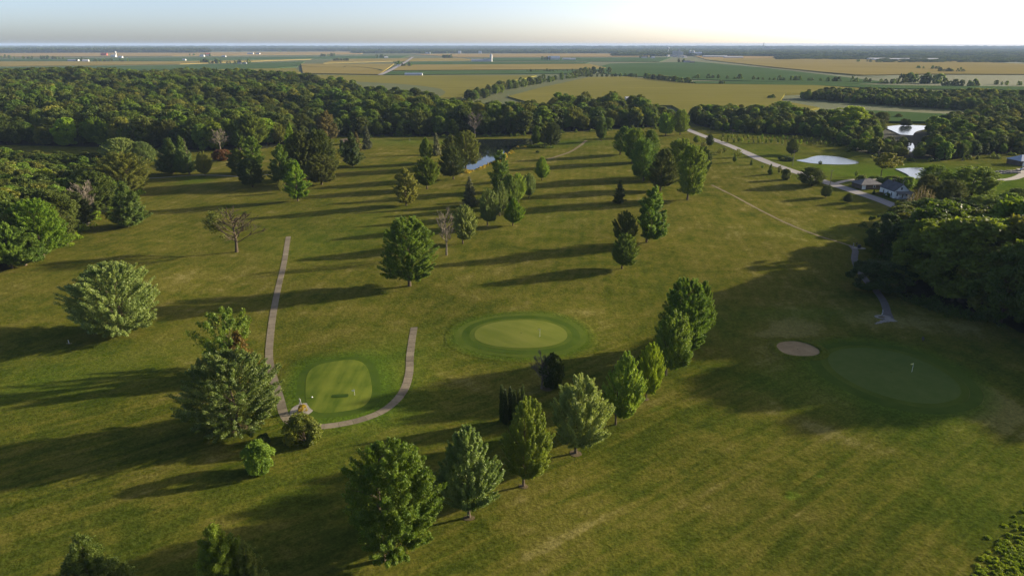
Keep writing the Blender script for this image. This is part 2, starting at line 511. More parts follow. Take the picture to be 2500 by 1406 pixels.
DRY = [pb(1930, 808, 9, 6, 0.2, 0.85), pb(2330, 925, 16, 3.2, -1.1, 0.9), pb(2420, 985, 14, 4, -1.1, 0.75), pb(2040, 1060, 18, 3.5, -0.7, 0.55), pb(1870, 870, 4, 9, 0.2, 0.45), pb(2440, 1040, 8, 8, 0, 0.45), pb(2200, 780, 20, 5, -0.2, 0.35),
       pb(2300, 1380, 8, 5, 0.6, 0.4), pb(1400, 762, 14, 5, -0.3, 0.25), pb(1150, 930, 22, 12, 0, 0.15), pb(1300, 960, 20, 8, 0, 0.15),
       pb(1780, 1180, 25, 9, 0.6, 0.22), pb(2000, 1250, 25, 6, 0.6, 0.2), pb(300, 1180, 20, 8, 0.3, 0.15), pb(480, 1320, 12, 6, 0.4, 0.25),
       pb(100, 1270, 8, 5, 0.6, 0.25), pb(900, 780, 22, 14, 0, 0.12), pb(250, 700, 40, 16, 0.3, 0.1), pb(1850, 560, 50, 40, 0, 0.10),
       pb(2250, 800, 26, 5, -0.25, 0.3), pb(1000, 345, 60, 12, 0, 0.15), pb(1350, 1250, 30, 10, 0.5, 0.2), pb(560, 1105, 6, 2.0, 0.5, 0.35),
       pb(1850, 440, 16, 60, 0.25, 0.1)]
LUSH = [pb(880, 925, 14, 20, 0, 0.75), pb(880, 1010, 14, 8, 0, 0.4), pb(1280, 818, 22, 15, 0, 0.4), pb(2176, 915, 23, 24, 0, 0.6), pb(2170, 1000, 14, 10, -0.4, 0.3), pb(1900, 930, 14, 10, 0.3, 0.45),
        pb(1980, 765, 22, 6, 0, 0.55), pb(480, 440, 9, 14, 0.5, 0.8), pb(2060, 570, 30, 16, 0, 0.35), pb(1050, 347, 90, 22, 0, 0.55),
        pb(250, 880, 24, 14, 0.3, 0.35), pb(1380, 350, 50, 22, 0, 0.5), pb(2150, 420, 60, 60, 0, 0.6), pb(1850, 370, 40, 90, 0.1, 0.35),
        pb(900, 540, 40, 40, 0.2, 0.2), pb(760, 600, 24, 20, 0.2, 0.2), pb(1740, 800, 14, 14, 0, 0.2), pb(100, 940, 22, 9, 0.3, 0.3), pb(1350, 540, 22, 24, 0, 0.2),
        pb(2460, 450, 70, 70, 0, 0.7), pb(2450, 1200, 14, 20, 0.6, 0.25), pb(1500, 380, 40, 60, 0, 0.15), pb(1000, 850, 12, 12, 0, 0.15)]
WEED = [pb(1830, 1060, 22, 14, 0.4, 0.9), pb(2080, 1150, 22, 12, 0, 0.8), pb(2200, 1240, 22, 10, 0, 0.7), pb(1400, 500, 45, 60, 0, 0.5), pb(1700, 900, 14, 14, 0, 0.5)]

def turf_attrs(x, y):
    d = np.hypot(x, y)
    dry_dim = 0.37 + 0.15 * smooth(100, 215, y) + 0.05 * smooth(215, 400, y) + blob(x, y, DRY)  # base tone darkens towards the camera to imitate a dim foreground; blobs are dry patches
    return {'dry_dim': np.clip(dry_dim, 0, 1.2), 'lush': np.clip(blob(x, y, LUSH), 0, 1), 'weed': np.clip(blob(x, y, WEED), 0, 1)}

def axis(near, step, lim_lo, lim_hi):
    lo, hi = near
    a = list(np.arange(lo, hi + 0.1, step))
    g = step
    while a[-1] < lim_hi:
        g *= 1.17
        a.append(min(a[-1] + g, lim_hi))
    g = step
    while a[0] > lim_lo:
        g *= 1.17
        a.insert(0, max(a[0] - g, lim_lo))
    return np.array(a)

FAR = 40000.0
gx, gy = axis((-270, 320), 2.6, -FAR, FAR), axis((70, 700), 2.6, -400, FAR)
XX, YY = np.meshgrid(gx, gy)
ZZ = hgt(XX, YY)
nx, ny = len(gx), len(gy)
idx = np.arange(nx * ny).reshape(ny, nx)
quads = np.stack([idx[:-1, :-1], idx[:-1, 1:], idx[1:, 1:], idx[1:, :-1]], -1).reshape(-1, 4)
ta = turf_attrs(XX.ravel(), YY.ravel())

# woods, in metres
W_LEFT = [(-181, 226), (-185, 272), (-194, 308), (-206, 372), (-232, 424), (-262, 462), (-345, 468), (-430, 500), (-480, 430), (-420, 330), (-330, 230), (-250, 200)]
W_FAR = [(-420, 545), (-313, 538), (-262, 528), (-200, 520), (-160, 596), (-36, 622), (18, 626), (92, 657), (160, 690), (172, 760), (160, 830), (60, 840), (-5, 770),
         (-60, 800), (-112, 930), (-230, 1040), (-330, 1180), (-470, 1330), (-700, 1420), (-980, 1400), (-1150, 1150), (-800, 760), (-560, 545)]
W_RIGHT = [(192, 322), (172, 296), (150, 252), (124, 206), (126, 194), (136, 184), (146, 159), (171, 141), (208, 130), (290, 112), (380, 150), (390, 300), (330, 345), (250, 320)]
W_MID = [(182, 690), (200, 640), (262, 612), (268, 560), (258, 520), (262, 490), (300, 478), (362, 508), (440, 520), (560, 620), (640, 760), (560, 830), (480, 745), (455, 742), (430, 690), (405, 655), (392, 640), (372, 660), (345, 700), (330, 760), (250, 800), (190, 760)]
W_STRIP = [(420, 1050), (470, 965), (530, 880), (575, 850), (660, 905), (760, 970), (1000, 1010), (1050, 1100), (760, 1060), (600, 1010), (500, 1090)]
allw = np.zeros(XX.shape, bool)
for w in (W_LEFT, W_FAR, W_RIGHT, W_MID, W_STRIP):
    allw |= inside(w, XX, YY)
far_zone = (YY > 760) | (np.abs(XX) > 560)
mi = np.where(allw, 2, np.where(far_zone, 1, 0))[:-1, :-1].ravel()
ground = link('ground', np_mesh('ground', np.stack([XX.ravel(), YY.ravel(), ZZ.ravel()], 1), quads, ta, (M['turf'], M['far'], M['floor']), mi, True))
tag(ground, kind='structure')

# ------------------------------------------------------------------ sheets laid on the ground
def ring_sheet(name, loops, mat, lift, attrs=None, label=None):
    """loops: list of closed loops of 2-D points from the centre outwards; draped on the terrain"""
    n = len(loops[0])
    pts = np.array([p for lp in loops for p in lp])
    z = hgt(pts[:, 0], pts[:, 1]) + np.repeat(np.asarray(lift, float) * np.ones(len(loops)), n)
    f = []
    for i in range(len(loops) - 1):
        for k in range(n):
            f.append((i * n + k, (i + 1) * n + k, (i + 1) * n + (k + 1) % n, i * n + (k + 1) % n))
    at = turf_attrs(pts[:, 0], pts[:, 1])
    for an, fn in (attrs or {}).items():
        r = np.repeat(np.arange(len(loops)) / (len(loops) - 1), n)
        at[an] = fn(at[an], r)
    o = link(name, np_mesh(name, np.column_stack([pts, z]), f, at, (mat,), None, True))
    tag(o, label, kind='structure')
    return o

def superloop(cx, cy, rx, ry, rot, k=1.0, p=2.0, n=72, wob=0.0, seed=0):
    out = []
    for i in range(n):
        a = 2 * math.pi * i / n
        c, s = math.cos(a), math.sin(a)
        q = (abs(c) ** p + abs(s) ** p) ** (-1 / p)
        q *= 1 + wob * (math.sin(2 * a + seed) + 0.6 * math.sin(3 * a + 2 * seed) + 0.3 * math.sin(5 * a + seed))
        X, Y = rx * k * q * c, ry * k * q * s
        out.append((cx + X * math.cos(rot) - Y * math.sin(rot), cy + X * math.sin(rot) + Y * math.cos(rot)))
    return out

def make_green(px, py, rx, ry, rot, p, mat, wob, seed, rings, label, collar):
    g = G(px, py)
    lp = [superloop(g.x, g.y, rx, ry, rot, k, p, 72, wob, seed) for k in (0.02, 0.25, 0.5, 0.75, 1.0)]
    ring_sheet('putting_green', lp, mat, 0.09, None, label)
    def sh(k, extra):
        return superloop(g.x, g.y, rx + extra, ry + extra, rot, 1.0, p, 72, wob * (1 + k), seed)
    for (e0, e1, fn, nm, rm) in rings:
        lp = [sh(t * 0.5, e0 + (e1 - e0) * t) for t in np.linspace(0, 1, 6)]
        ring_sheet(nm, lp, M[rm], [0.06] * 5 + [0.06 if nm == 'green_collar' else -0.06], fn, collar)
    return g

lushset = lambda v, fade=False: {'lush': (lambda a, r: np.clip(v * (1 - (r if fade else 0)) + a * (r if fade else 0), 0, 1.0)), 'weed': (lambda a, r: a * 0)}
g1 = make_green(826, 936, 7.5, 13.4, 0.275, 3.2, M['green_mown'], 0.008, 1.0, [(-0.2, 2.0, None, 'green_collar', 'fringe'), (2.0, 7.5, lushset(0.95, True), 'green_surround', 'turf')],
                'rounded square practice green beside the curving cart path', 'mown grass ring around the practice green')
g2 = make_green(1272, 813, 12.7, 8.9, 0.0, 2.2, M['green'], 0.015, 2.2, [(-0.2, 1.3, None, 'green_collar', 'fringe_light'), (1.3, 3.4, None, 'green_collar', 'fringe'), (3.4, 5.2, None, 'green_collar', 'fringe_light'), (5.2, 8.6, lushset(0.8, True), 'green_surround', 'turf')],
                'pale oval putting green in the middle of the course', 'mown grass ring around the middle putting green')
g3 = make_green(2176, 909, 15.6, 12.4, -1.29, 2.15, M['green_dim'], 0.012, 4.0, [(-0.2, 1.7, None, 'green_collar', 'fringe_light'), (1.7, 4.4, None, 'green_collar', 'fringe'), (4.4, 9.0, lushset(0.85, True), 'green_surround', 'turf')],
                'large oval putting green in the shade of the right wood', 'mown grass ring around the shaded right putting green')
r_ = G(830, 967)
ring_sheet('mown_strip', [superloop(r_.x, r_.y, 1.9, 0.75, 0.12, k, 12, 24) for k in (0.05, 1.0)], M['mown_dark'], 0.13, None, 'dark mown rectangle on the practice green')
# bunker: sand floor with a raised grass lip
b_ = G(1947, 853)
ring_sheet('bunker_sand', [superloop(b_.x, b_.y, 5.0, 5.2, 0.05, k, 2.2, 48, 0.035, 1.7) for k in (0.03, 0.5, 0.85, 1.0)], M['sand'], [0.10, 0.11, 0.14, 0.20], None, 'sand bunker left of the shaded right green')
ring_sheet('bunker_lip', [superloop(b_.x, b_.y, 4.95 + e, 5.15 + e, 0.05, 1.0, 2.2, 48, 0.035, 1.7) for e in (0.0, 0.12, 0.9, 2.4)], M['turf'], [0.10, 0.42, 0.34, 0.05], lushset(0.5, True), 'raised grass lip around the sand bunker')

def ribbon(name, pts, width, mat, lift, label=None, nseg=8, edge=0.0, seed=0):
    c = spline([(p.x, p.y) for p in pts], nseg)
    rr = random.Random(seed)
    vs_, fs_ = [], []
    for i, p in enumerate(c):
        d = (c[min(i + 1, len(c) - 1)] - c[max(i - 1, 0)]).normalized()
        nrm = Vector((-d.y, d.x))
        w = width if not callable(width) else width(i / (len(c) - 1))
        for k in (-1, -0.5, 0, 0.5, 1):
            q = p + nrm * (k * w / 2 + rr.uniform(-edge, edge))
            vs_.append((q.x, q.y, float(hgt(q.x, q.y)) + lift))
    for i in range(len(c) - 1):
        for k in range(4):
            a = i * 5 + k
            fs_.append((a, a + 1, a + 6, a + 5))
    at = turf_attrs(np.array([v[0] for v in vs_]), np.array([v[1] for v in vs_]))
    o = link(name, np_mesh(name, vs_, fs_, at, (mat,), None, True))
    tag(o, label, kind='structure')
    return o, c

def concrete_mat():
    m = rough_mat('path_concrete', (0.130, 0.108, 0.072), (0.195, 0.165, 0.115), 1.1, 0.9, 0.2, 0.02, 0.2)
    nt = m.node_tree
    bs = [n for n in nt.nodes if n.type == 'BSDF_PRINCIPLED'][0]
    src = bs.inputs['Base Color'].links[0].from_socket
    r = N(nt, 'ShaderNodeObjectInfo').outputs['Random']
    nt.links.new(mix_c(nt, 1.0, src, N_rgb(nt, math_n(nt, 'MULTIPLY_ADD', r, 0.4, 0.8)), 'MULTIPLY'), bs.inputs['Base Color'])
    return m
M['concrete'] = concrete_mat()

def slab_path(name, pts, width, label, length=3.0):
    """a concrete path poured in slabs: each slab is a piece of its own with an open joint"""
    root = empty(name, (0, 0, 0))
    tag(root, label, kind='structure')
    c = spline([(p.x, p.y) for p in pts], 24)
    cum = [0.0]
    for a, b in zip(c[:-1], c[1:]):
        cum.append(cum[-1] + (b - a).length)
    def at(s):
        s = min(max(s, 0), cum[-1])
        for i in range(len(c) - 1):
            if cum[i + 1] >= s:
                t = (s - cum[i]) / max(1e-6, cum[i + 1] - cum[i])
                return c[i].lerp(c[i + 1], t), (c[i + 1] - c[i]).normalized()
        return c[-1], (c[-1] - c[-2]).normalized()
    s = 0.0
    rr = random.Random(len(pts))
    while s < cum[-1] - 0.5:
        e = min(s + length, cum[-1])
        m = MB(); vs_ = []
        tilt = rr.uniform(-0.012, 0.012)
        for k in range(4):
            p, d = at(s + 0.03 + (e - s - 0.06) * k / 3)
            nrm = Vector((-d.y, d.x))
            for sd in (-1, 1):
                q = p + nrm * sd * width / 2
                zz = float(hgt(q.x, q.y))
                vs_ += [(q.x, q.y, zz - 0.1), (q.x, q.y, zz + 0.07 + tilt)]
        fs_ = []
        for k in range(3):
            o = k * 4
            fs_ += [(o + 1, o + 3, o + 7, o + 5), (o, o + 1, o + 5, o + 4), (o + 3, o + 2, o + 6, o + 7)]
        fs_ += [(0, 2, 3, 1), (12, 13, 15, 14)]
        m.add(vs_, fs_)
        m.build('slab', M['concrete'], root)
        s = e
    return root

gp = lambda l: [G(x, y) for x, y in l]
slab_path('cart_path', gp([(704, 578), (694, 640), (680, 700), (668, 760), (660, 820), (657, 870), (664, 910), (676, 950), (686, 985), (692, 1008), (705, 1028), (730, 1041), (780, 1042), (830, 1036), (880, 1025), (930, 1006), (965, 980), (988, 948), (999, 910), (1001, 870), (1006, 830), (1011, 799)]),
          1.95, 'concrete cart path looping around the practice green')
ribbon('dirt_track', gp([(1738, 452), (1790, 478), (1850, 510), (1920, 545), (1990, 573), (2050, 592), (2080, 601)]), 1.4, M['dirt'], 0.05, 'worn dirt track crossing the right fairway', 8, 0.25, 3)
ribbon('asphalt_path', gp([(2078, 600), (2088, 612), (2086, 632), (2094, 655), (2112, 682), (2140, 712), (2158, 738), (2166, 765), (2168, 782)]), lambda t: 2.3 + 1.5 * max(0, (t - 0.86) / 0.14), M['asphalt'], 0.06, 'asphalt cart path running under the right wood', 8)
ribbon('gravel_apron', gp([(2184, 781), (2165, 783), (2150, 787), (2136, 791)]), lambda t: 2.2 * (1 - t) + 0.4, M['gravel'], 0.09, 'gravel apron at the end of the asphalt path', 6, 0.2, 5)
ribbon('dirt_track', gp([(1432, 343), (1415, 357), (1390, 372), (1355, 384), (1335, 390)]), 2.4, M['dirt'], 0.05, 'short pale cart track right of the dark pond', 6, 0.2, 7)
ribbon('gravel_path', gp([(360, 436), (420, 432), (480, 428), (545, 429), (600, 432), (660, 426), (720, 420)]), 1.6, M['gravel'], 0.05, 'thin pale path behind the left pines', 6)
rd, road_c = ribbon('road', [Vector((150, 900, 0)), Vector((163, 780, 0))] + gp([(1690, 322), (1795, 362), (1880, 399), (2000, 440), (2100, 473), (2190, 506)]) + [Vector((197, 240, 0)), Vector((200, 60, 0))], 7.4, M['road'], 0.16, 'straight two lane country road on the right', 8)
ribbon('road_verge', [Vector((145.5, 900, 0)), Vector((158.5, 780, 0))] + [p - Vector((5.6, 0, 0)) for p in gp([(1690, 322), (1795, 362), (1880, 399), (2000, 440), (2100, 473), (2190, 506)])] + [Vector((191, 240, 0))], 3.4, M['turf'], 0.05, 'grass ditch along the left side of the road', 8)
ribbon('driveway', gp([(2030, 452), (2075, 440), (2110, 439), (2160, 438)]), 3.6, M['gravel'], 0.06, 'pale farm drive leaving the road past the grey garage', 6)
ribbon('driveway', gp([(2380, 445), (2430, 441), (2470, 437), (2495, 428), (2502, 418), (2490, 412)]), 5.0, M['gravel'], 0.06, 'curving pale driveway at the right edge', 8)
ribbon('gravel_apron', gp([(2412, 424), (2500, 417)]), 8.0, M['gravel'], 0.05, 'gravel yard beside the stacked dark stone', 6)

def pond(name, pix, mat, lift, label):
    c = spline([(G(x, y).x, G(x, y).y) for x, y in pix + [pix[0]]], 6)[:-1]
    lv = float(np.mean([hgt(p.x, p.y) for p in c])) + lift
    me = bpy.data.meshes.new(name)
    me.from_pydata([(p.x, p.y, lv) for p in c], [], [tuple(range(len(c)))])
    me.materials.append(mat)
    o = link(name, me)
    tag(o, label, kind='structure')
    return c, lv
pond1, lv1 = pond('pond', [(1110, 343), (1200, 341), (1310, 341), (1300, 355), (1255, 360), (1240, 375), (1225, 388), (1200, 398), (1165, 412), (1128, 424), (1100, 420), (1095, 400), (1120, 370)], M['water'], 0.1, 'dark pond in front of the far wood')
pond('pond', [(1940, 392), (1965, 389), (1985, 383), (2010, 380), (2045, 383), (2075, 390), (2100, 397), (2075, 402), (2030, 402), (1980, 399)], M['water2'], 0.1, 'small bright pond right of the road')
pond('pond', [(2185, 414), (2240, 411), (2330, 413), (2380, 417), (2330, 428), (2260, 436), (2230, 437), (2212, 426)], M['water2'], 0.1, 'pale pond behind the white farmhouse')
pond('pond', [(2155, 312), (2200, 307), (2260, 309), (2262, 316), (2235, 324), (2226, 340), (2232, 360), (2225, 376), (2212, 372), (2218, 350), (2210, 335), (2180, 322)], M['water2'], 0.1, 'far bright pond enclosed by the right woods')

# ------------------------------------------------------------------ crop fields (slabs of standing crop)
def field_mat(name, c1, c2, rows):
    return rough_mat(name, c1, c2, 0.02, 0.95, 0, 0, 0.0, 5, (rows, (0.25, 3.0, 1)))
FM = {'tan': field_mat('ripening_crop', (0.178, 0.143, 0.041), (0.238, 0.193, 0.063), 0.05),
      'olive': field_mat('turning_crop', (0.129, 0.126, 0.028), (0.182, 0.164, 0.041), 0.03),
      'green': field_mat('green_crop', (0.043, 0.081, 0.026), (0.066, 0.105, 0.036), 0.02),
      'lime': field_mat('light_green_crop', (0.083, 0.115, 0.030), (0.122, 0.143, 0.043), 0.1),
      'orange': field_mat('straw_crop', (0.218, 0.158, 0.056), (0.284, 0.210, 0.086), 0.0),
      'dark': field_mat('dark_grass_strip', (0.023, 0.038, 0.013), (0.040, 0.052, 0.020), 0.0)}
FIELDS = [
 ('olive', 2.2, [(420, 181), (925, 187), (1310, 187), (1240, 203), (1130, 240), (1090, 255), (600, 255)], 'wide olive crop field behind the left wood'),
 ('green', 1.5, [(952, 175), (1430, 172), (1400, 181), (932, 184)], 'narrow green crop strip behind the long white shed'),
 ('tan', 2.3, [(985, 160), (1440, 158), (1480, 168), (1430, 171), (958, 174)], 'golden crop field beyond the green strip'),
 ('tan', 2.3, [(735, 158), (962, 158), (926, 184), (740, 181)], 'golden crop field left of the far country road'),
 ('green', 1.2, [(0, 166), (420, 161), (745, 151), (725, 165), (640, 170), (420, 172), (0, 178)], 'green crop band across the far left plain'),
 ('tan', 2.2, [(0, 152), (420, 152), (760, 146), (440, 158), (0, 163)], 'golden crop band at the far left'),
 ('olive', 2.0, [(0, 180), (420, 174), (720, 168), (735, 180), (420, 190), (0, 196)], 'olive crop field just over the left ridge'),
 ('green', 1.2, [(0, 145), (780, 139), (770, 144), (430, 150), (0, 150)], 'thin green crop strip on the far left plain'),
 ('orange', 2.0, [(0, 131), (520, 129), (900, 127), (880, 133), (420, 138), (0, 140)], 'straw coloured crop band below the left horizon wood'),
 ('green', 1.2, [(960, 152), (1170, 152), (1440, 153), (1430, 157), (975, 159)], 'green crop band before the white poultry sheds'),
 ('tan', 2.0, [(820, 146), (1120, 143), (1160, 148), (960, 151), (790, 156)], 'golden crop field beside the far grove'),
 ('green', 1.2, [(780, 138), (1000, 137), (980, 142), (770, 145)], 'thin distant green crop strip'),
 ('orange', 2.0, [(1000, 133), (1440, 132), (1640, 134), (1560, 140), (1120, 141)], 'straw coloured crop band below the town'),
 ('green', 1.3, [(1180, 143), (1560, 142), (1640, 141), (1610, 152), (1190, 150)], 'distant green crop field left of the town'),
 ('green', 1.3, [(1450, 168), (1490, 157), (1625, 154), (1700, 152), (1880, 169), (2170, 203), (2060, 207), (1700, 196), (1520, 186), (1470, 180)], 'broad green crop field in the right middle distance'),
 ('tan', 2.2, [(1720, 147), (1900, 143), (2230, 147), (2500, 158), (2500, 184), (2260, 183), (2090, 186), (1890, 166)], 'broad golden crop field at the far right'),
 ('lime', 1.4, [(2130, 160), (2500, 162), (2500, 168), (2200, 168)], 'pale green crop strip within the far right plain'),
 ('orange', 1.8, [(1690, 137), (1980, 140), (2160, 143), (1900, 142), (1720, 145)], 'straw coloured crop band right of the town'),
 ('olive', 2.2, [(1240, 238), (1320, 217), (1440, 191), (1530, 190), (1690, 208), (1990, 212), (2150, 222), (1915, 234), (1905, 250), (2000, 268), (1900, 285), (1680, 285), (1640, 262), (1320, 262)], 'wide olive crop field right of the creek trees'),
 ('green', 1.3, [(1690, 201), (1840, 201), (2200, 211), (2500, 214), (2500, 222), (2200, 219), (1990, 211), (1700, 206)], 'green crop strip behind the hedgerow'),
 ('lime', 1.4, [(2150, 223), (2500, 224), (2500, 236), (2300, 234), (2060, 228)], 'pale green field above the right wood'),
 ('green', 1.2, [(2080, 271), (2330, 283), (2360, 292), (2300, 303), (2150, 301), (2090, 292), (2010, 283)], 'green crop field behind the far bright pond'),
 ('green', 1.2, [(2440, 266), (2520, 266), (2520, 282), (2440, 282)], 'green crop corner at the right edge'),
]
for i, (fm, fh, pix, lab) in enumerate(FIELDS):
    c = [(G(x, y).x, G(x, y).y) for x, y in pix]
    n = len(c)
    top = fh + i * 0.02
    me = bpy.data.meshes.new('field')
    me.from_pydata([(x, y, -0.3) for x, y in c] + [(x, y, top) for x, y in c], [], [tuple(range(n, 2 * n))] + [(k, (k + 1) % n, n + (k + 1) % n, n + k) for k in range(n)])
    me.materials.append(FM[fm])
    tag(link('field', me), lab, kind='structure')
ribbon('far_road', gp([(928, 186), (950, 176), (968, 166), (985, 157), (1000, 147), (1008, 141)]), 14, M['road'], 2.9, 'pale country road crossing the far fields', 4)
for k, pix in enumerate(([(845, 164), (880, 166), (920, 171), (932, 175)], [(720, 161), (760, 165), (830, 166), (845, 164)], [(1850, 166), (1950, 174), (2050, 182), (2160, 190)])):
    ribbon('grass_margin', gp(pix), 9, FM['dark'], 2.75 + 0.02 * k, 'dark grassy margin winding between far fields', 4)

# ------------------------------------------------------------------ trees: leaf and branch generators
def unit(v):
    return v / np.maximum(np.linalg.norm(v, axis=1, keepdims=True), 1e-9)

def leaves(c, out, rng, Ls, Ws, bias, tint):
    """one small triangle for every leaf clump, its normal leaning towards `out`"""
    n = len(c)
    nr = unit(out * bias + unit(rng.normal(size=(n, 3))))
    a = unit(np.cross(nr, rng.normal(size=(n, 3))))
    b = np.cross(nr, a)
    l = (Ls * rng.uniform(0.65, 1.35, n))[:, None]
    w = (Ws * rng.uniform(0.65, 1.35, n))[:, None]
    v = np.empty((n, 3, 3))
    v[:, 0] = c + a * l * 0.6
    v[:, 1] = c - a * l * 0.4 + b * w * 0.5
    v[:, 2] = c - a * l * 0.4 - b * w * 0.5
    return v.reshape(-1, 3), np.arange(3 * n).reshape(-1, 3), np.repeat(tint, 3)

def prof(kind):
    return {
     'egg': lambda t: np.where(t < 0.38, 0.56 + 0.44 * np.sin(np.pi / 2 * np.clip(t / 0.38, 0, 1)), np.cos(np.pi / 2 * np.clip((t - 0.38) / 0.64, 0, 1)) ** 0.58),
     'spindle': lambda t: np.where(t < 0.32, 0.46 + 0.54 * np.sin(np.pi / 2 * np.clip(t / 0.32, 0, 1)), np.cos(np.pi / 2 * np.clip((t - 0.32) / 0.72, 0, 1)) ** 0.95),
     'globe': lambda t: np.where(t < 0.5, 0.74 + 0.26 * np.sin(np.pi / 2 * np.clip(t / 0.5, 0, 1)), np.cos(np.pi / 2 * np.clip((t - 0.5) / 0.52, 0, 1)) ** 0.46),
     'ovoid': lambda t: np.sqrt(np.clip(1 - ((t - 0.42) / np.where(t < 0.42, 0.46, 0.60)) ** 2, 0, 1)),
     'tall': lambda t: np.clip(np.sin(np.pi * np.clip(t * 0.88 + 0.10, 0, 1)) ** 0.75, 0, 1),
     'round': lambda t: np.sqrt(np.clip(1 - ((t - 0.48) / 0.54) ** 2, 0, 1)),
     'dome': lambda t: np.sqrt(np.clip(1 - ((t - 0.30) / np.where(t < 0.30, 0.36, 0.72)) ** 2, 0, 1)),
     'cone': lambda t: np.clip(1.02 - t, 0, 1) ** 0.85 * np.clip(t * 9 + 0.35, 0, 1),
     'pine': lambda t: np.clip(1.03 - t, 0, 1) ** 0.78 * np.clip(t * 5 + 0.45, 0, 1),
     'col': lambda t: np.clip(1.02 - t, 0, 1) ** 0.3 * np.clip(t * 8 + 0.5, 0, 1),
     'flat': lambda t: np.clip(np.sin(np.pi * np.clip(t * 0.75 + 0.22, 0, 1)), 0, 1) * np.where(t < 0.35, 0.55, 1.0),
    }[kind]

def crown_plumes(seed, H, W, zb, pf, n, rise, prad, nl, Ls, Ws, bias=1.1, tmin=0.35, lob=0.16, fill=0.12, gap=0.0, up=0.35, droop=0.0):
    rng = np.random.default_rng(seed)
    R = prof(pf)
    zs = np.linspace(0, 1, 200)
    w = (R(zs) + 0.05) * np.sqrt(1 + (np.gradient(R(zs), zs) * (W / 2) / (H - zb)) ** 2)
    w = w / w.sum()
    zf = np.interp((np.arange(n) + rng.uniform(0, 1, n)) / n, np.cumsum(w), zs)
    ph = np.arange(n) * 2.399963 + rng.normal(0, 0.35, n)
    p1, p2, p3 = rng.uniform(0, 6.28, 3)
    lobe = 1 + lob * np.sin(2 * ph + p1 + 4 * zf) + lob * 0.8 * np.sin(3 * ph + p2 - 5 * zf) + lob * 0.5 * np.sin(5 * ph + p3 + 9 * zf)
    bite = np.sin(2 * ph + p2 + 8 * zf) * np.sin(3 * ph + p3 - 7 * zf) + 0.5 * np.sin(5 * ph + p1 + 13 * zf)
    r = R(zf) * W / 2 * lobe * (1 - 0.20 * np.clip(bite, 0, 1)) * (1.10 - 0.42 * rng.uniform(0, 1, n) ** 1.6)
    z = zb + zf * (H - zb) * 0.985
    end = np.stack([r * np.cos(ph), r * np.sin(ph), z - droop * r], 1)
    z0 = np.maximum(z - rise * r - 0.10 * (H - zb), zb * 0.7)
    st = np.stack([0.12 * r * np.cos(ph), 0.12 * r * np.sin(ph), z0], 1)
    z = z + rng.normal(0, 0.02, n) * (H - zb)
    keep = (rng.uniform(size=n) > gap) & (bite < 1.15 - 1.2 * gap)
    idk = np.flatnonzero(keep)
    i = rng.choice(idk, nl)
    t = tmin + (1.0 - tmin) * rng.uniform(0, 1, nl) ** 0.7
    ax = end[i] - st[i]
    c = st[i] + ax * t[:, None]
    rad = prad * (0.62 + 0.7 * np.clip(1.0 - t, 0, 1) ** 0.6) * (0.7 + 0.6 * rng.uniform(size=n))[i]
    off = unit(rng.normal(size=(nl, 3))) * (rng.uniform(0, 1, nl) ** 0.45 * rad)[:, None]
    c = c + off
    out = unit(unit(off) * 0.8 + unit(ax) * 0.4 + unit(c - np.array([0, 0, zb + 0.35 * (H - zb)])) * 0.7 + np.array([0, 0, up]))
    tint = np.clip(rng.uniform(0.1, 0.9, n)[i] * 0.55 + rng.uniform(0, 1, nl) * 0.45, 0, 1)
    if fill:
        nf = int(nl * fill)
        f = rng.choice(idk, nf)
        cf = st[f] + (end[f] - st[f]) * rng.uniform(0.1, 0.8, nf)[:, None] + rng.normal(0, prad * 0.6, (nf, 3))
        c = np.vstack([c, cf]); out = np.vstack([out, unit(rng.normal(size=(nf, 3)))]); tint = np.concatenate([tint, rng.uniform(0, 1, nf)])
    c[:, 2] = np.maximum(c[:, 2], 0.25)
    v, f, tt = leaves(c, out, rng, Ls, Ws, bias, tint)
    return v, f, tt, st, end

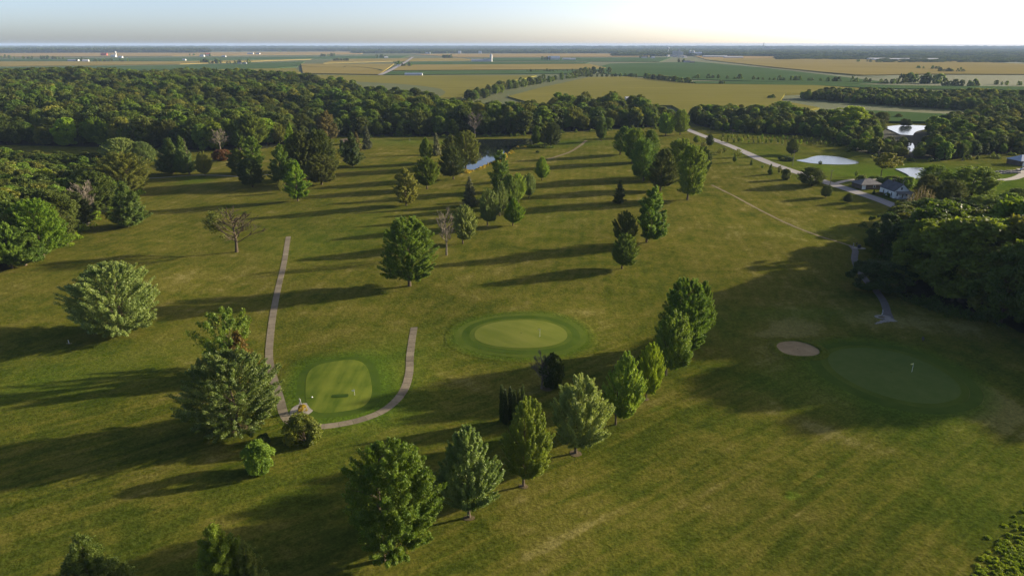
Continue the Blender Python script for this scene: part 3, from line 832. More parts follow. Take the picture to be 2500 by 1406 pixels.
def crown_blobs(seed, H, W, zb, pf, n, brad, nl, Ls, Ws, bias=0.85, lob=0.14, gap=0.0, up=0.45):
    rng = np.random.default_rng(seed)
    R = prof(pf)
    zs = np.linspace(0, 1, 200)
    w = (R(zs) + 0.05) * np.sqrt(1 + (np.gradient(R(zs), zs) * (W / 2) / (H - zb)) ** 2)
    w = w / w.sum()
    zf = np.interp((np.arange(n) + rng.uniform(0, 1, n)) / n, np.cumsum(w), zs)
    ph = np.arange(n) * 2.399963 + rng.normal(0, 0.5, n)
    p1, p2 = rng.uniform(0, 6.28, 2)
    lobe = 1 + lob * np.sin(2 * ph + p1 + 3 * zf) + lob * np.sin(3 * ph + p2 - 6 * zf)
    br = brad * rng.uniform(0.65, 1.3, n)
    r = np.maximum(R(zf) * W / 2 * lobe * rng.uniform(0.80, 1.06, n) - br * 0.6, 0)
    z = zb + zf * (H - zb)
    z = np.clip(z, zb + br * 0.3, H - br * 0.75)
    ce = np.stack([r * np.cos(ph), r * np.sin(ph), z], 1)
    i = rng.choice(n, nl, p=br ** 2 / (br ** 2).sum())
    dr = unit(rng.normal(size=(nl, 3)) + np.array([0, 0, 0.35]))
    outw = unit(ce - np.array([0, 0, zb + 0.3 * (H - zb)]))[i]
    flip = (dr * outw).sum(1) < -0.25
    dr[flip] *= -1
    rad = br[i] * rng.uniform(0.35, 1.0, nl) ** 0.35 * (1 + 0.22 * np.sin(5 * dr[:, 0] + 3 * i) * np.sin(5 * dr[:, 1] + i) + 0.12 * np.sin(11 * dr[:, 2] + 2 * i))
    c = ce[i] + dr * rad[:, None] * np.array([1.05, 1.05, 0.85])
    out = unit(dr + outw * 0.5 + np.array([0, 0, up]))
    tint = np.clip(rng.uniform(0.05, 0.95, n)[i] * 0.6 + rng.uniform(0, 1, nl) * 0.4, 0, 1)
    c[:, 2] = np.maximum(c[:, 2], 0.25)
    v, f, tt = leaves(c, out, rng, Ls, Ws, bias, tint)
    st = np.stack([0 * r, 0 * r, np.maximum(z - r * 0.6 - 1.0, zb * 0.6)], 1)
    return v, f, tt, st, ce

def limbs(H, zb, st, end, seed, trunk_r, nl=9, top=0.75, side=5, frac=0.8):
    rr = random.Random(seed)
    m = MB()
    zt = H * top
    bend = [(0, 0)] + [(rr.uniform(-0.02, 0.02) * H, rr.uniform(-0.02, 0.02) * H) for _ in range(4)]
    pts = [(bend[k][0] * k / 4, bend[k][1] * k / 4, zt * q) for k, q in enumerate((0, 0.12, 0.35, 0.65, 1.0))]
    m.tube(pts, [trunk_r * 1.35, trunk_r, trunk_r * 0.78, trunk_r * 0.45, trunk_r * 0.12], 8)
    ids = list(range(len(st)))
    rr.shuffle(ids)
    for i in ids[:nl]:
        a, b = Vector(st[i]), Vector(end[i])
        a.x *= 0.2; a.y *= 0.2
        b = a.lerp(b, frac)
        q = trunk_r * rr.uniform(0.28, 0.42)
        m.tube([a, a.lerp(b, 0.5) + Vector((0, 0, 0.05 * (b - a).length)), b], [q, q * 0.6, q * 0.2], side, False)
    return m

def bare_branches(seed, H, W, trunk_r, levels=4, spread=0.7, n0=7, vertical=0.5, first=0.25):
    rr = random.Random(seed)
    m = MB()
    tips = []
    def grow(p, d, ln, r, lv):
        q = p + d * ln * 0.5 + Vector((rr.uniform(-1, 1), rr.uniform(-1, 1), rr.uniform(-.5, .5))) * ln * 0.06
        e = q + (d + Vector((0, 0, 0.12 * vertical))).normalized() * ln * 0.5
        r = max(r, 0.055)
        m.tube([p, q, e], [r, r * 0.8, r * 0.6], 3 if lv < levels - 1 else 5, False)
        if lv == 0:
            tips.append((e, d))
            return
        k = rr.randint(3, 4)
        for j in range(k):
            t = rr.uniform(0.35, 1.0)
            b = p.lerp(q, t * 2) if t < 0.5 else q.lerp(e, t * 2 - 1)
            nd = (d + Vector((rr.uniform(-1, 1), rr.uniform(-1, 1), rr.uniform(-0.3, 0.8) * vertical * 2)) * spread).normalized()
            grow(b, nd, ln * rr.uniform(0.5, 0.75), r * 0.55, lv - 1)
    top = Vector((0, 0, H * 0.8))
    m.tube([(0, 0, 0), (0.02 * H, 0, H * 0.3), (0, 0.01 * H, H * 0.55), top], [trunk_r * 1.3, trunk_r * 0.9, trunk_r * 0.6, trunk_r * 0.2], 7)
    for k in range(n0):
        t = first + (0.8 - first) * k / n0 + rr.uniform(0, 0.05)
        a = k * 2.4 + rr.uniform(-.4, .4)
        d = Vector((math.cos(a), math.sin(a), vertical * 1.2)).normalized()
        ln = W * 0.36 * (1.15 - 0.40 * t)
        grow(Vector((0, 0, H * t)), d, ln, trunk_r * 0.42, levels - 1)
    grow(top - Vector((0, 0, H * 0.15)), Vector((0.05, 0, 1)), H * 0.2, trunk_r * 0.3, levels - 2)
    return m, tips

PROTO = {}
def add_proto(key, H, W, cr, tr_mesh, leafmat, barkmat=None, alt=None):
    v, f, t = cr
    cm = np_mesh(key + '_crown', v, f, {'tint': t}, (leafmat,))
    tr_mesh.materials.append(barkmat or M['bark'])
    W2 = float(np.percentile(np.hypot(v[:, 0], v[:, 1]), 98.5) * 2) if len(v) else W
    PROTO[key] = {'H': float(np.percentile(v[:, 2], 99.7)) if len(v) else H, 'W': W2, 'crown': cm, 'trunk': tr_mesh}

def P_plume(key, seed, H, W, zb, pf, n, rise, prad, nl, Ls, Ws, mat, tr=0.32, top=0.75, nlimb=9, **kw):
    v, f, t, st, en = crown_plumes(seed, H, W, zb, pf, n, rise, prad, nl, Ls, Ws, **kw)
    add_proto(key, H, W, (v, f, t), limbs(H, zb, st, en, seed, tr, nlimb, top).mesh(key + '_trunk'), mat)

def P_blob(key, seed, H, W, zb, pf, n, brad, nl, Ls, Ws, mat, tr=0.34, top=0.7, nlimb=9, **kw):
    v, f, t, st, en = crown_blobs(seed, H, W, zb, pf, n, brad, nl, Ls, Ws, **kw)
    add_proto(key, H, W, (v, f, t), limbs(H, zb, st, en, seed, tr, nlimb, top).mesh(key + '_trunk'), mat)

for k in range(4):
    P_plume('maple%d' % k, 11 + k, 17, 10.5, 2.9, ('spindle', 'egg', 'spindle', 'egg')[k], 470 + 20 * k, 1.0, 0.40, 85000, 0.24, 0.16, L['maple'], 0.26, 0.8, 14, lob=0.13, gap=0.20 + 0.03 * k, fill=0.10, bias=0.6, tmin=0.52)
for k in range(2):
    P_plume('round%d' % k, 31 + 5 * k, 15, 16.5, 1.6, 'globe', 620, 0.5, 0.46, 100000, 0.255, 0.17, L['silver'], 0.45, 0.6, 18, lob=0.075, gap=0.18, fill=0.12, bias=0.6, tmin=0.58)
for k in range(3):
    P_plume('oak%d' % k, 41 + k, 18, 14.5, 2.8, ('globe', 'globe', 'egg')[k], 400, 0.40, 0.58, 75000, 0.28, 0.20, L['green'], 0.42, 0.7, 14, lob=0.12, gap=0.16, fill=0.12, droop=0.02, bias=0.6, tmin=0.52)
for k in range(2):
    P_plume('loose%d' % k, 51 + k, 18, 11, 2.4, ('spindle', 'egg')[k], 190, 0.3, 0.66, 30000, 0.38, 0.26, L['bright'], 0.30, 0.85, 16, lob=0.20, gap=0.16, fill=0.06, droop=0.16, up=0.5, bias=0.8)
P_plume('sparse0', 57, 13, 12, 2.5, 'round', 70, 0.75, 0.75, 9000, 0.42, 0.28, L['green'], 0.22, 0.6, 20, lob=0.28, gap=0.15, fill=0.05, tmin=0.5)
for k in range(2):
    P_plume('pine%d' % k, 61 + k, 17, 12.5, 1.6, 'pine', 150, 0.15, 0.85, 28000, 0.62, 0.16, L['pine'], 0.34, 0.95, 16, lob=0.16, gap=0.06, fill=0.10, droop=-0.06, up=0.6, tmin=0.3)
P_plume('spruce0', 66, 15, 8.2, 0.8, 'cone', 84, -0.10, 0.62, 14000, 0.55, 0.16, L['blue'], 0.22, 0.97, 12, lob=0.08, fill=0.10, droop=0.22, tmin=0.15, up=0.3)
P_plume('spruce1', 67, 15, 7.6, 1.0, 'cone', 70, -0.05, 0.66, 11000, 0.55, 0.18, L['pine'], 0.22, 0.97, 14, lob=0.12, gap=0.10, fill=0.10, droop=0.15, tmin=0.2, up=0.3)
P_plume('column0', 71, 8.0, 1.9, 0.15, 'col', 70, 1.4, 0.30, 6500, 0.22, 0.12, L['dark'], 0.08, 0.95, 5, lob=0.05, fill=0.25, tmin=0.25)
P_blob('bush0', 81, 4.6, 5.4, 0.25, 'round', 46, 0.85, 11000, 0.26, 0.20, L['olive'], 0.12, 0.5, 8, lob=0.10)
P_blob('bush1', 82, 3.6, 4.6, 0.15, 'dome', 40, 0.8, 8000, 0.26, 0.20, L['green'], 0.12, 0.5, 8, lob=0.10)
P_plume('flame0', 83, 6.5, 5.6, 0.2, 'cone', 46, 1.2, 0.62, 9000, 0.30, 0.20, L['orange'], 0.14, 0.8, 8, lob=0.15)
for k in range(6):
    P_blob('wood%d' % k, 91 + k, 19, (13, 11, 14.5, 12, 10, 13)[k], (3, 2.5, 3.5, 2, 2, 3)[k], ('dome', 'ovoid', 'dome', 'round', 'tall', 'dome')[k], 44, (2.1, 1.8, 2.2, 2.0, 1.7, 1.9)[k], 9500, 0.85, 0.62, L['wood'], 0.34, 0.6, 7, lob=0.17)
for k in range(3):
    P_blob('shade%d' % k, 121 + k, 21, (15, 13, 16)[k], 3.0, 'dome', 62, 1.75, 26000, 0.55, 0.42, L['wood'], 0.40, 0.62, 9, lob=0.16)
for k in range(3):
    P_blob('far%d' % k, 101 + k, 14, (13, 11, 15)[k], 0.8, ('dome', 'ovoid', 'dome')[k], 16, 2.4, 900, 2.1, 1.7, L['wood'], 0.35, 0.5, 3, lob=0.15)
P_plume('umbrella0', 111, 17, 15, 9.0, 'dome', 80, 0.25, 0.8, 11000, 0.55, 0.40, L['olive'], 0.3, 0.8, 14, lob=0.2, gap=0.1, fill=0.05, droop=0.05)
P_plume('sapling0', 113, 4.6, 3.0, 1.0, 'ovoid', 22, 0.8, 0.45, 1600, 0.32, 0.24, L['bright'], 0.06, 0.8, 8, lob=0.25, gap=0.1)
P_blob('shrub0', 114, 2.2, 2.6, 0.1, 'dome', 18, 0.5, 1800, 0.2, 0.16, L['weed'], 0.05, 0.5, 4)

m_, tips = bare_branches(201, 15, 9.5, 0.34, 4, 0.62, 15, 0.75)
PROTO['bare0'] = {'H': 15.2, 'W': 9.5, 'crown': None, 'trunk': m_.mesh('bare_tree')}
PROTO['bare0']['trunk'].materials.append(M['deadwood'])
m_, tips = bare_branches(205, 14, 13, 0.38, 4, 0.75, 16, 0.55, 0.2)
rg = np.random.default_rng(5)
cs, ou = [], []
for e, d in tips:      # only the limbs on one side still carry leaves
    if e.x < -0.8 and (e.z < 8.0 or e.x < -3.4):
        for _ in range(34):
            o_ = rg.normal(size=3)
            cs.append(np.array(e) + o_ * 0.42); ou.append(o_ + np.array([0, 0, 0.5]))
v, f, t = leaves(np.array(cs), unit(np.array(ou)), rg, 0.40, 0.28, 1.0, rg.uniform(0, 1, len(cs)))
add_proto('half0', 14, 12, (v, f, t), m_.mesh('half_bare_trunk'), L['olive'])
PROTO['half0'].update(H=13.6, W=10.5)
m = MB()
rr = random.Random(9)
cs = []
for k in range(34):     # upright dead poplar: whips rising almost parallel to the trunk
    a, z0 = rr.uniform(0, 6.28), rr.uniform(1, 12)
    r0 = rr.uniform(0.3, 1.1)
    ln = rr.uniform(3.5, 6.5)
    p0 = Vector((0, 0, z0)); p1 = Vector((math.cos(a) * r0, math.sin(a) * r0, z0 + ln * 0.4)); p2 = Vector((math.cos(a) * r0 * 1.2, math.sin(a) * r0 * 1.2, min(18, z0 + ln)))
    m.tube([p0, p1, p2], [0.12, 0.09, 0.04], 3, False)
    for _ in range(40):
        cs.append(np.array(p1.lerp(p2, rr.random())) + np.array([rr.gauss(0, .3) for _ in range(3)]))
m.tube([(0, 0, 0), (0, 0, 8), (0, 0, 17)], [0.3, 0.2, 0.05], 6)
cs = np.array(cs)
v, f, t = leaves(cs, unit(rg.normal(size=cs.shape)), rg, 0.34, 0.16, 0.3, rg.uniform(0, 1, len(cs)))
add_proto('spire0', 18, 3, (v, f, t), m.mesh('dead_poplar_trunk'), L['brownleaf'], M['strawwood'])
PROTO['spire0'].update(H=18.0, W=2.8)

def set_mat(o, mat):
    o.material_slots[0].link = 'OBJECT'
    o.material_slots[0].material = mat

def plant(name, key, loc, h, w, leaf=None, rz=None, label=None, cat='tree', group=None, off=0.0, lean=0.0, bark=None):
    """a tree or shrub: an Empty at its foot with a trunk and a crown"""
    p = PROTO[key]
    rt = empty(name, loc, random.uniform(0, 6.28) if rz is None else rz, label, cat, group)
    sx, sz = w / p['W'], h / p['H']
    rt.scale = (sx, sx, sz)
    if lean:
        rt.rotation_euler = (lean * math.sin(rt.rotation_euler.z), lean, rt.rotation_euler.z)
    t = link('trunk', p['trunk'], rt)
    if bark:
        set_mat(t, bark)
    if p['crown'] is not None:
        c = link('crown', p['crown'], rt)
        if leaf is not None:
            set_mat(c, leaf)
        if off:
            a = rt.rotation_euler.z
            c.location = (off * math.cos(a) / sx, -off * math.sin(a) / sx, 0)
    return rt

def tree_px(name, key, px, py, top, xl, xr, leaf, label, cat='tree', group=None, rz=None, bark=None):
    g = G(px, py)
    d = depth_of(g)
    # height whose top meets the row `top` at the foot's distance
    lo, hi = 0.2, 60.0
    for _ in range(30):
        mid = (lo + hi) / 2
        if proj(g.x, g.y, g.z + mid)[1] > top:
            lo = mid
        else:
            hi = mid
    w = (xr - xl) * d / FPX
    off = ((xl + xr) / 2 - px) * d / FPX
    return plant(name, key, (g.x, g.y, g.z - 0.1), lo + 0.1, w, L[leaf] if leaf else None, rz, label, cat, group, off if abs(off) > 0.4 and key[:4] not in ('bare', 'half') else 0.0, 0.0, bark)

ROW = 'maples of the diagonal row down the middle'
T = [
 # foreground
 ('maple_tree', 'round0', 300, 812, 648, 188, 396, 'silver', 'round grey green maple standing alone on the left grass', None),
 ('maple_tree', 'round1', 580, 1047, 866, 465, 703, 'silver', 'largest spreading silver maple beside the bend of the concrete path', None),
 ('locust_tree', 'sparse0', 572, 905, 757, 486, 636, 'green', 'thin open crowned tree behind the rusty bush and big maple', None),
 ('rusty_shrub', 'flame0', 590, 918, 816, 536, 646, 'orange', 'rusty orange cone shaped bush between the thin tree and big maple', None),
 ('round_shrub', 'bush1', 745, 1077, 1016, 696, 792, 'olive', 'brownish round bush covering the cart path bend', None),
 ('round_shrub', 'bush1', 645, 1086, 1061, 627, 663, 'dark', 'small dark green bush just behind the yellow green round bush', None),
 ('round_shrub', 'bush0', 635, 1150, 1082, 594, 676, 'green', 'yellow green round bush below the big silver maple', None),
 ('pine_tree', 'pine0', 235, 1480, 1312, 150, 320, 'wood', 'dark pine cut off by the bottom edge at left', None),
 ('cypress_tree', 'pine1', 555, 1490, 1286, 470, 632, 'bright', 'yellow green conifer cut off by the bottom edge', None),
 ('pine_tree', 'pine0', 620, 1480, 1330, 560, 672, 'olive', 'darker olive conifer tucked behind the yellow green one at the bottom edge', None),
 ('maple_tree', 'oak1', 935, 1366, 1088, 858, 1076, 'green', 'nearest and largest olive maple of the row, at the bottom', ROW),
 ('maple_tree', 'maple0', 1145, 1262, 1046, 1072, 1222, 'silver', 'pale tipped maple second from the bottom of the row', ROW),
 ('maple_tree', 'maple1', 1278, 1186, 976, 1226, 1350, 'maple', 'bright maple directly in front of the dark arborvitae columns', ROW),
 ('maple_tree', 'maple3', 1405, 1106, 922, 1344, 1483, 'silver', 'broad maple with mulch ring right of the arborvitae columns', ROW),
 ('maple_tree', 'maple2', 1503, 1036, 864, 1472, 1572, 'maple', 'maple fifth from the bottom of the row', ROW),
 ('maple_tree', 'maple1', 1577, 974, 840, 1550, 1618, 'bright', 'slim bright maple sixth from the bottom of the row', ROW),
 ('maple_tree', 'maple3', 1625, 915, 764, 1588, 1692, 'maple', 'maple seventh from the bottom, in front of the row end', ROW),
 ('maple_tree', 'oak0', 1662, 868, 684, 1598, 1722, 'green', 'big dense maple at the far end of the row', ROW),
 ('maple_tree', 'maple0', 1708, 838, 688, 1676, 1738, 'green', 'tree half hidden behind the far end of the row', ROW),
 ('dark_shrub', 'bush0', 1348, 945, 866, 1316, 1376, 'dark', 'dark leafy shrub below the middle putting green', None),
 ('bare_shrub', 'bare0', 1322, 948, 866, 1284, 1342, None, 'bare twiggy grey shrub beside the dark shrub below the middle green', None),
 # middle distance
 ('oak_tree', 'oak0', 1000, 698, 534, 934, 1068, 'green', 'large dense oval tree alone above the middle green', None),
 ('bare_tree', 'bare0', 1090, 623, 516, 1058, 1114, None, 'leafless grey tree beside the big oval tree', None),
 ('maple_tree', 'maple1', 1130, 595, 502, 1101, 1169, 'silver', 'pale maple just behind the leafless tree', None),
 ('maple_tree', 'maple3', 1190, 551, 462, 1166, 1222, 'silver', 'pale maple in front of the mid fairway clump', None),
 ('maple_tree', 'maple0', 1252, 551, 485, 1231, 1279, 'bright', 'bright yellow green maple in front of the mid fairway clump', None),
 ('maple_tree', 'maple2', 1220, 528, 442, 1198, 1244, 'silver', 'maple inside the mid fairway clump, just behind the pale one', 'maples of the mid fairway clump'),
 ('maple_tree', 'maple0', 1243, 508, 428, 1222, 1268, 'maple', 'tall maple in the middle of the mid fairway clump', 'maples of the mid fairway clump'),
 ('maple_tree', 'maple1', 1265, 495, 424, 1244, 1286, 'maple', 'maple right of centre in the mid fairway clump', 'maples of the mid fairway clump'),
 ('maple_tree', 'maple3', 1291, 484, 424, 1272, 1310, 'silver', 'rightmost maple of the mid fairway clump', 'maples of the mid fairway clump'),
 ('oak_tree', 'loose1', 1222, 468, 369, 1194, 1253, 'green', 'darker tree behind the mid fairway clump near the dark pond', None),
 ('maple_tree', 'maple2', 1323, 441, 384, 1304, 1344, 'bright', 'small lone maple below the pale cart track', None),
 ('spruce_tree', 'spruce0', 1147, 503, 433, 1128, 1169, 'blue', 'grey spruce standing between the oaks and the pale maple', None),
 ('oak_tree', 'loose0', 992, 502, 413, 956, 1026, 'olive', 'olive open tree in the middle of the left fairway', None),
 ('maple_tree', 'maple3', 1043, 462, 384, 1011, 1078, 'bright', 'full green maple left of the pond oaks', None),
 ('poplar_tree', 'maple0', 1041, 400, 337, 1026, 1058, 'bright', 'narrow bright tree right behind the full maple near the pond', None),
 ('spruce_tree', 'spruce0', 1066, 380, 326, 1054, 1079, 'blue', 'dark grey spruce beside the narrow bright tree near the pond', None),
 ('oak_tree', 'oak2', 1107, 438, 358, 1071, 1136, 'oakdark', 'front oak at the near end of the dark pond', 'oaks at the pond end'),
 ('oak_tree', 'oak1', 1137, 412, 321, 1103, 1174, 'olive', 'tall olive oak on the bank of the dark pond', 'oaks at the pond end'),
 ('oak_tree', 'oak2', 1106, 400, 332, 1078, 1126, 'oakdark', 'oak behind the front oak left of the dark pond', 'oaks at the pond end'),
 ('pine_tree', 'pine1', 862, 406, 326, 834, 890, 'pine', 'dark full pine at the left side of the far fairway', None),
 ('spruce_tree', 'spruce0', 897, 364, 310, 882, 913, 'blue', 'grey brown spruce at the head of the far fairway', None),
 ('spruce_tree', 'spruce0', 872, 368, 324, 858, 886, 'brownleaf', 'brownish spruce behind the dark full pine', None),
 ('pine_tree', 'pine0', 838, 385, 342, 826, 850, 'pine', 'small dark pine left of the dark full pine', None),
 ('oak_tree', 'oak1', 785, 451, 380, 744, 829, 'oakdark', 'broad dark oak at the near corner of the left grove', None),
 ('oak_tree', 'oak0', 775, 436, 318, 745, 826, 'oakdark', 'tall oak behind the broad dark oak in the left grove', None),
 ('oak_tree', 'oak2', 735, 440, 322, 700, 780, 'oakdark', 'dark oak in the middle of the left grove', None),
 ('elm_tree', 'loose0', 716, 420, 304, 692, 738, 'bright', 'bright green tall tree in the left grove', None),
 ('oak_tree', 'oak1', 812, 415, 360, 786, 832, 'olive', 'brown tinged tree at the right end of the left grove', None),
 ('locust_tree', 'loose1', 727, 491, 394, 696, 758, 'bright', 'bright feathery tree in front of the left grove', None),
 ('locust_tree', 'loose0', 690, 452, 355, 660, 722, 'green', 'feathery tree just behind the bright feathery one', None),
 ('young_tree', 'sparse0', 688, 471, 440, 680, 699, 'olive', 'small yellowish young tree left of the bright feathery tree', None),
 ('oak_tree', 'oak1', 617, 457, 388, 584, 646, 'dark', 'very dark round tree left of the feathery trees', None),
 ('oak_tree', 'loose0', 586, 425, 363, 553, 612, 'green', 'tree with forked bare stems behind the very dark round tree', None),
 ('elm_tree', 'loose1', 622, 420, 334, 594, 652, 'green', 'tall green tree behind the very dark round tree', None),
 ('maple_tree', 'maple3', 501, 431, 371, 482, 521, 'olive', 'small round headed tree right of the left pines', None),
 ('pine_tree', 'pine0', 422, 424, 340, 384, 462, 'pine', 'left of the two big dark pines by the thin path', None),
 ('pine_tree', 'pine1', 463, 426, 336, 425, 480, 'pine', 'right of the two big dark pines by the thin path', None),
 ('willow_tree', 'round1', 300, 404, 338, 257, 342, 'silver', 'big pale silvery tree at the left meadow', None),
 ('willow_tree', 'round0', 350, 402, 347, 318, 381, 'silver', 'smaller pale silvery tree touching the big silvery one', None),
 ('pine_tree', 'pine1', 313, 554, 446, 271, 364, 'pine', 'white pine standing out from the left wood edge', None),
 ('half_bare_tree', 'half0', 578, 615, 524, 518, 608, 'olive', 'half dead tree with leaves only on its left side', None),
 ('oak_tree', 'oak0', 318, 478, 374, 246, 376, 'olive', 'broad sunlit oak behind the white pine', None),
 ('oak_tree', 'oak2', 235, 520, 420, 178, 298, 'oakdark', 'dark oak left of the white pine', None),
 ('cottonwood_tree', 'oak0', 105, 628, 488, 38, 172, 'bright', 'bright green tall tree at the front of the left wood', None),
 ('oak_tree', 'loose1', 165, 600, 508, 118, 192, 'oakdark', 'brownish green tree right of the bright front tree of the left wood', None),
 ('oak_tree', 'oak1', 190, 560, 470, 120, 232, 'oakdark', 'dark tree behind the bright front tree of the left wood', None),
 ('bare_tree', 'bare0', 215, 545, 448, 180, 245, None, 'dead grey tree inside the left wood edge', None),
 ('maple_tree', 'maple0', 30, 655, 545, -20, 75, 'green', 'leafy tree at the left edge of the left wood', None),
 ('oak_tree', 'shade1', 62, 648, 556, 0, 124, 'green', 'low leafy tree at the front of the left wood below the bright one', None),
 ('oak_tree', 'shade0', 140, 575, 462, 78, 206, 'wood', 'dense tree behind the bright front tree of the left wood', None),
 ('oak_tree', 'shade2', 10, 600, 470, -50, 84, 'wood', 'broad tree cut by the left edge in the left wood', None),
 # middle right
 ('spruce_tree', 'spruce1', 1512, 496, 442, 1494, 1529, 'dark', 'dark young spruce left of the tall loose tree', None),
 ('oak_tree', 'loose0', 1578, 592, 457, 1546, 1631, 'green', 'tall loose crowned tree on the right fairway', None),
 ('maple_tree', 'maple3', 1524, 602, 516, 1494, 1556, 'oakdark', 'dark fine leaved tree left of the tall loose tree', None),
 ('oak_tree', 'maple1', 1518, 656, 572, 1487, 1559, 'green', 'round tree in front of the tall loose tree', None),
 ('oak_tree', 'oak0', 1678, 488, 356, 1644, 1724, 'green', 'tall front tree at the right end of the fairway grove', None),
 ('oak_tree', 'oak2', 1612, 466, 364, 1582, 1652, 'oakdark', 'brownish tree in the middle of the fairway grove', None),
 ('oak_tree', 'oak1', 1571, 442, 340, 1534, 1600, 'green', 'tree at the lower left of the fairway grove', None),
 ('oak_tree', 'oak2', 1514, 378, 310, 1496, 1550, 'green', 'leftmost tree of the fairway grove', None),
 ('oak_tree', 'oak0', 1543, 398, 314, 1520, 1580, 'green', 'tall tree second from left in the fairway grove', None),
 ('oak_tree', 'oak2', 1588, 395, 318, 1560, 1610, 'green', 'tree at the back of the fairway grove', None),
 ('oak_tree', 'oak1', 1652, 432, 340, 1622, 1692, 'green', 'tree behind the tall front tree of the fairway grove', None),
 ('oak_tree', 'maple1', 1714, 436, 360, 1694, 1734, 'dark', 'dark tree at the right flank of the fairway grove', None),
 ('poplar_tree', 'maple2', 1468, 345, 293, 1453, 1485, 'green', 'lone upright tree near the end of the cart track', None),
 ('oak_tree', 'oak0', 1345, 359, 300, 1325, 1370, 'dark', 'dark tree at the right end of the dark pond', None),
 ('willow_tree', 'loose0', 1330, 354, 298, 1312, 1352, 'olive', 'yellowish tree beside the dark tree at the pond end', None),
 ('young_tree', 'maple2', 1309, 356, 308, 1297, 1323, 'bright', 'slim bright tree at the pond corner', None),
 ('young_tree', 'maple1', 1700, 350, 331, 1691, 1709, 'bright', 'small bright tree left of the road near its far end', None),
 ('oak_tree', 'oak0', 1732, 358, 329, 1723, 1742, 'dark', 'small dark tree at the road edge near its far end', None),
 ('young_tree', 'sparse0', 1717, 361, 347, 1709, 1725, 'brownleaf', 'thin brown sapling between the two small road trees', None),
 ('young_tree', 'sparse0', 1757, 377, 363, 1749, 1767, 'olive', 'thin leaning sapling left of the road', None),
 ('young_tree', 'sapling0', 1769, 372, 361, 1762, 1776, 'olive', 'tiny sapling near the thin leaning one left of the road', None),
 ('young_tree', 'sparse0', 1801, 385, 364, 1790, 1812, 'olive', 'loose young tree touching the road edge', None),
 ('young_tree', 'maple2', 1793, 397, 379, 1788, 1799, 'green', 'narrow dark sapling left of the loose young tree', None),
 ('young_tree', 'spruce1', 1834, 403, 390, 1830, 1839, 'pine', 'tiny spruce on the roadside grass', None),
 ('young_tree', 'sapling0', 1861, 412, 402, 1857, 1866, 'bright', 'tiny sapling below the middle of the road', None),
 ('young_tree', 'spruce1', 1880, 426, 401, 1873, 1889, 'green', 'conical young tree left of the spreading road tree', None),
 ('young_tree', 'sapling0', 1902, 424, 405, 1896, 1908, 'olive', 'narrow young tree by the road verge', None),
 ('young_tree', 'bush0', 1918, 439, 413, 1904, 1931, 'oakdark', 'low dark young tree beside the spreading road tree', None),
 ('crab_apple_tree', 'oak2', 1982, 453, 409, 1942, 2014, 'oakdark', 'low spreading dark tree covering the road edge', None),
 ('crab_apple_tree', 'oak1', 2016, 482, 452, 2001, 2029, 'dark', 'small dark tree below the spreading road tree', None),
 ('crab_apple_tree', 'oak2', 2070, 495, 473, 2058, 2084, 'dark', 'small umbrella shaped tree on the lower roadside grass', None),
 ('oak_tree', 'maple2', 1932, 380, 340, 1915, 1951, 'oakdark', 'dark layered tree above the small bright pond', None),
 ('locust_tree', 'umbrella0', 2150, 436, 374, 2126, 2196, 'olive', 'flat topped open tree behind the grey garage', None),
 ('young_tree', 'sapling0', 2002, 403, 393, 1997, 2008, 'dark', 'tiny tree on the near shore of the small bright pond', None),
 ('young_tree', 'sapling0', 2090, 432, 417, 2086, 2095, 'green', 'tiny tree on the lawn left of the grey garage', None),
 ('round_shrub', 'bush1', 1918, 393, 382, 1900, 1938, 'dark', 'dark low bush at the left tip of the small bright pond', None),
 ('round_shrub', 'bush1', 1313, 373, 368, 1309, 1319, 'dark', 'small dark bush on the fairway below the dark pond', None),
 ('bare_tree', 'bare0', 1160, 336, 276, 1138, 1186, None, 'tall pale dead tree against the far wood', None),
 ('bare_tree', 'bare0', 540, 372, 316, 520, 562, None, 'leafless grey tree against the left far wood', None),
 ('round_shrub', 'bush0', 540, 392, 366, 518, 568, 'rust', 'rusty red bush at the foot of the left far wood', None),
 ('oak_tree', 'loose0', 800, 345, 272, 770, 832, 'brownleaf', 'large brown half bare tree at the edge of the far wood', None),
 ('oak_tree', 'oak0', 1660, 330, 268, 1640, 1682, 'bright', 'bright tall tree where the road meets the far wood', None),
 ('oak_tree', 'oak1', 1625, 332, 276, 1604, 1648, 'bright', 'bright round tree left of the one where the road meets the wood', None),
 ('oak_tree', 'shade0', 2080, 322, 260, 2020, 2118, 'bright', 'sunlit tree above the long right wood edge', None),
 ('cottonwood_tree', 'oak1', 1905, 292, 248, 1876, 1940, 'green', 'broad lone tree rising over the right middle wood', None),
 ('poplar_tree', 'maple2', 1830, 290, 258, 1820, 1842, 'green', 'small upright tree over the right middle wood', None),
 ('oak_tree', 'oak0', 2150, 305, 274, 2128, 2172, 'oakdark', 'dark round tree left of the far bright pond', None),
 ('oak_tree', 'oak1', 2206, 309, 290, 2196, 2216, 'dark', 'left of two dark trees standing at the far bright pond', None),
 ('oak_tree', 'oak2', 2218, 309, 292, 2208, 2226, 'dark', 'right of two dark trees standing at the far bright pond', None),
 ('oak_tree', 'oak2', 2192, 290, 278, 2184, 2202, 'oakdark', 'small tree in the green field behind the far bright pond', None),
 ('oak_tree', 'oak0', 2275, 470, 405, 2235, 2320, 'bright', 'bright bushy tree right of the white farmhouse', None),
 ('oak_tree', 'oak1', 2370, 478, 408, 2310, 2430, 'green', 'broad tree below the curving driveway', None),
 ('oak_tree', 'oak2', 2250, 490, 428, 2225, 2290, 'oakdark', 'dark tree directly behind the white farmhouse', None),
 ('oak_tree', 'oak0', 2320, 500, 440, 2280, 2350, 'oakdark', 'dark tree above the parked camper', None),
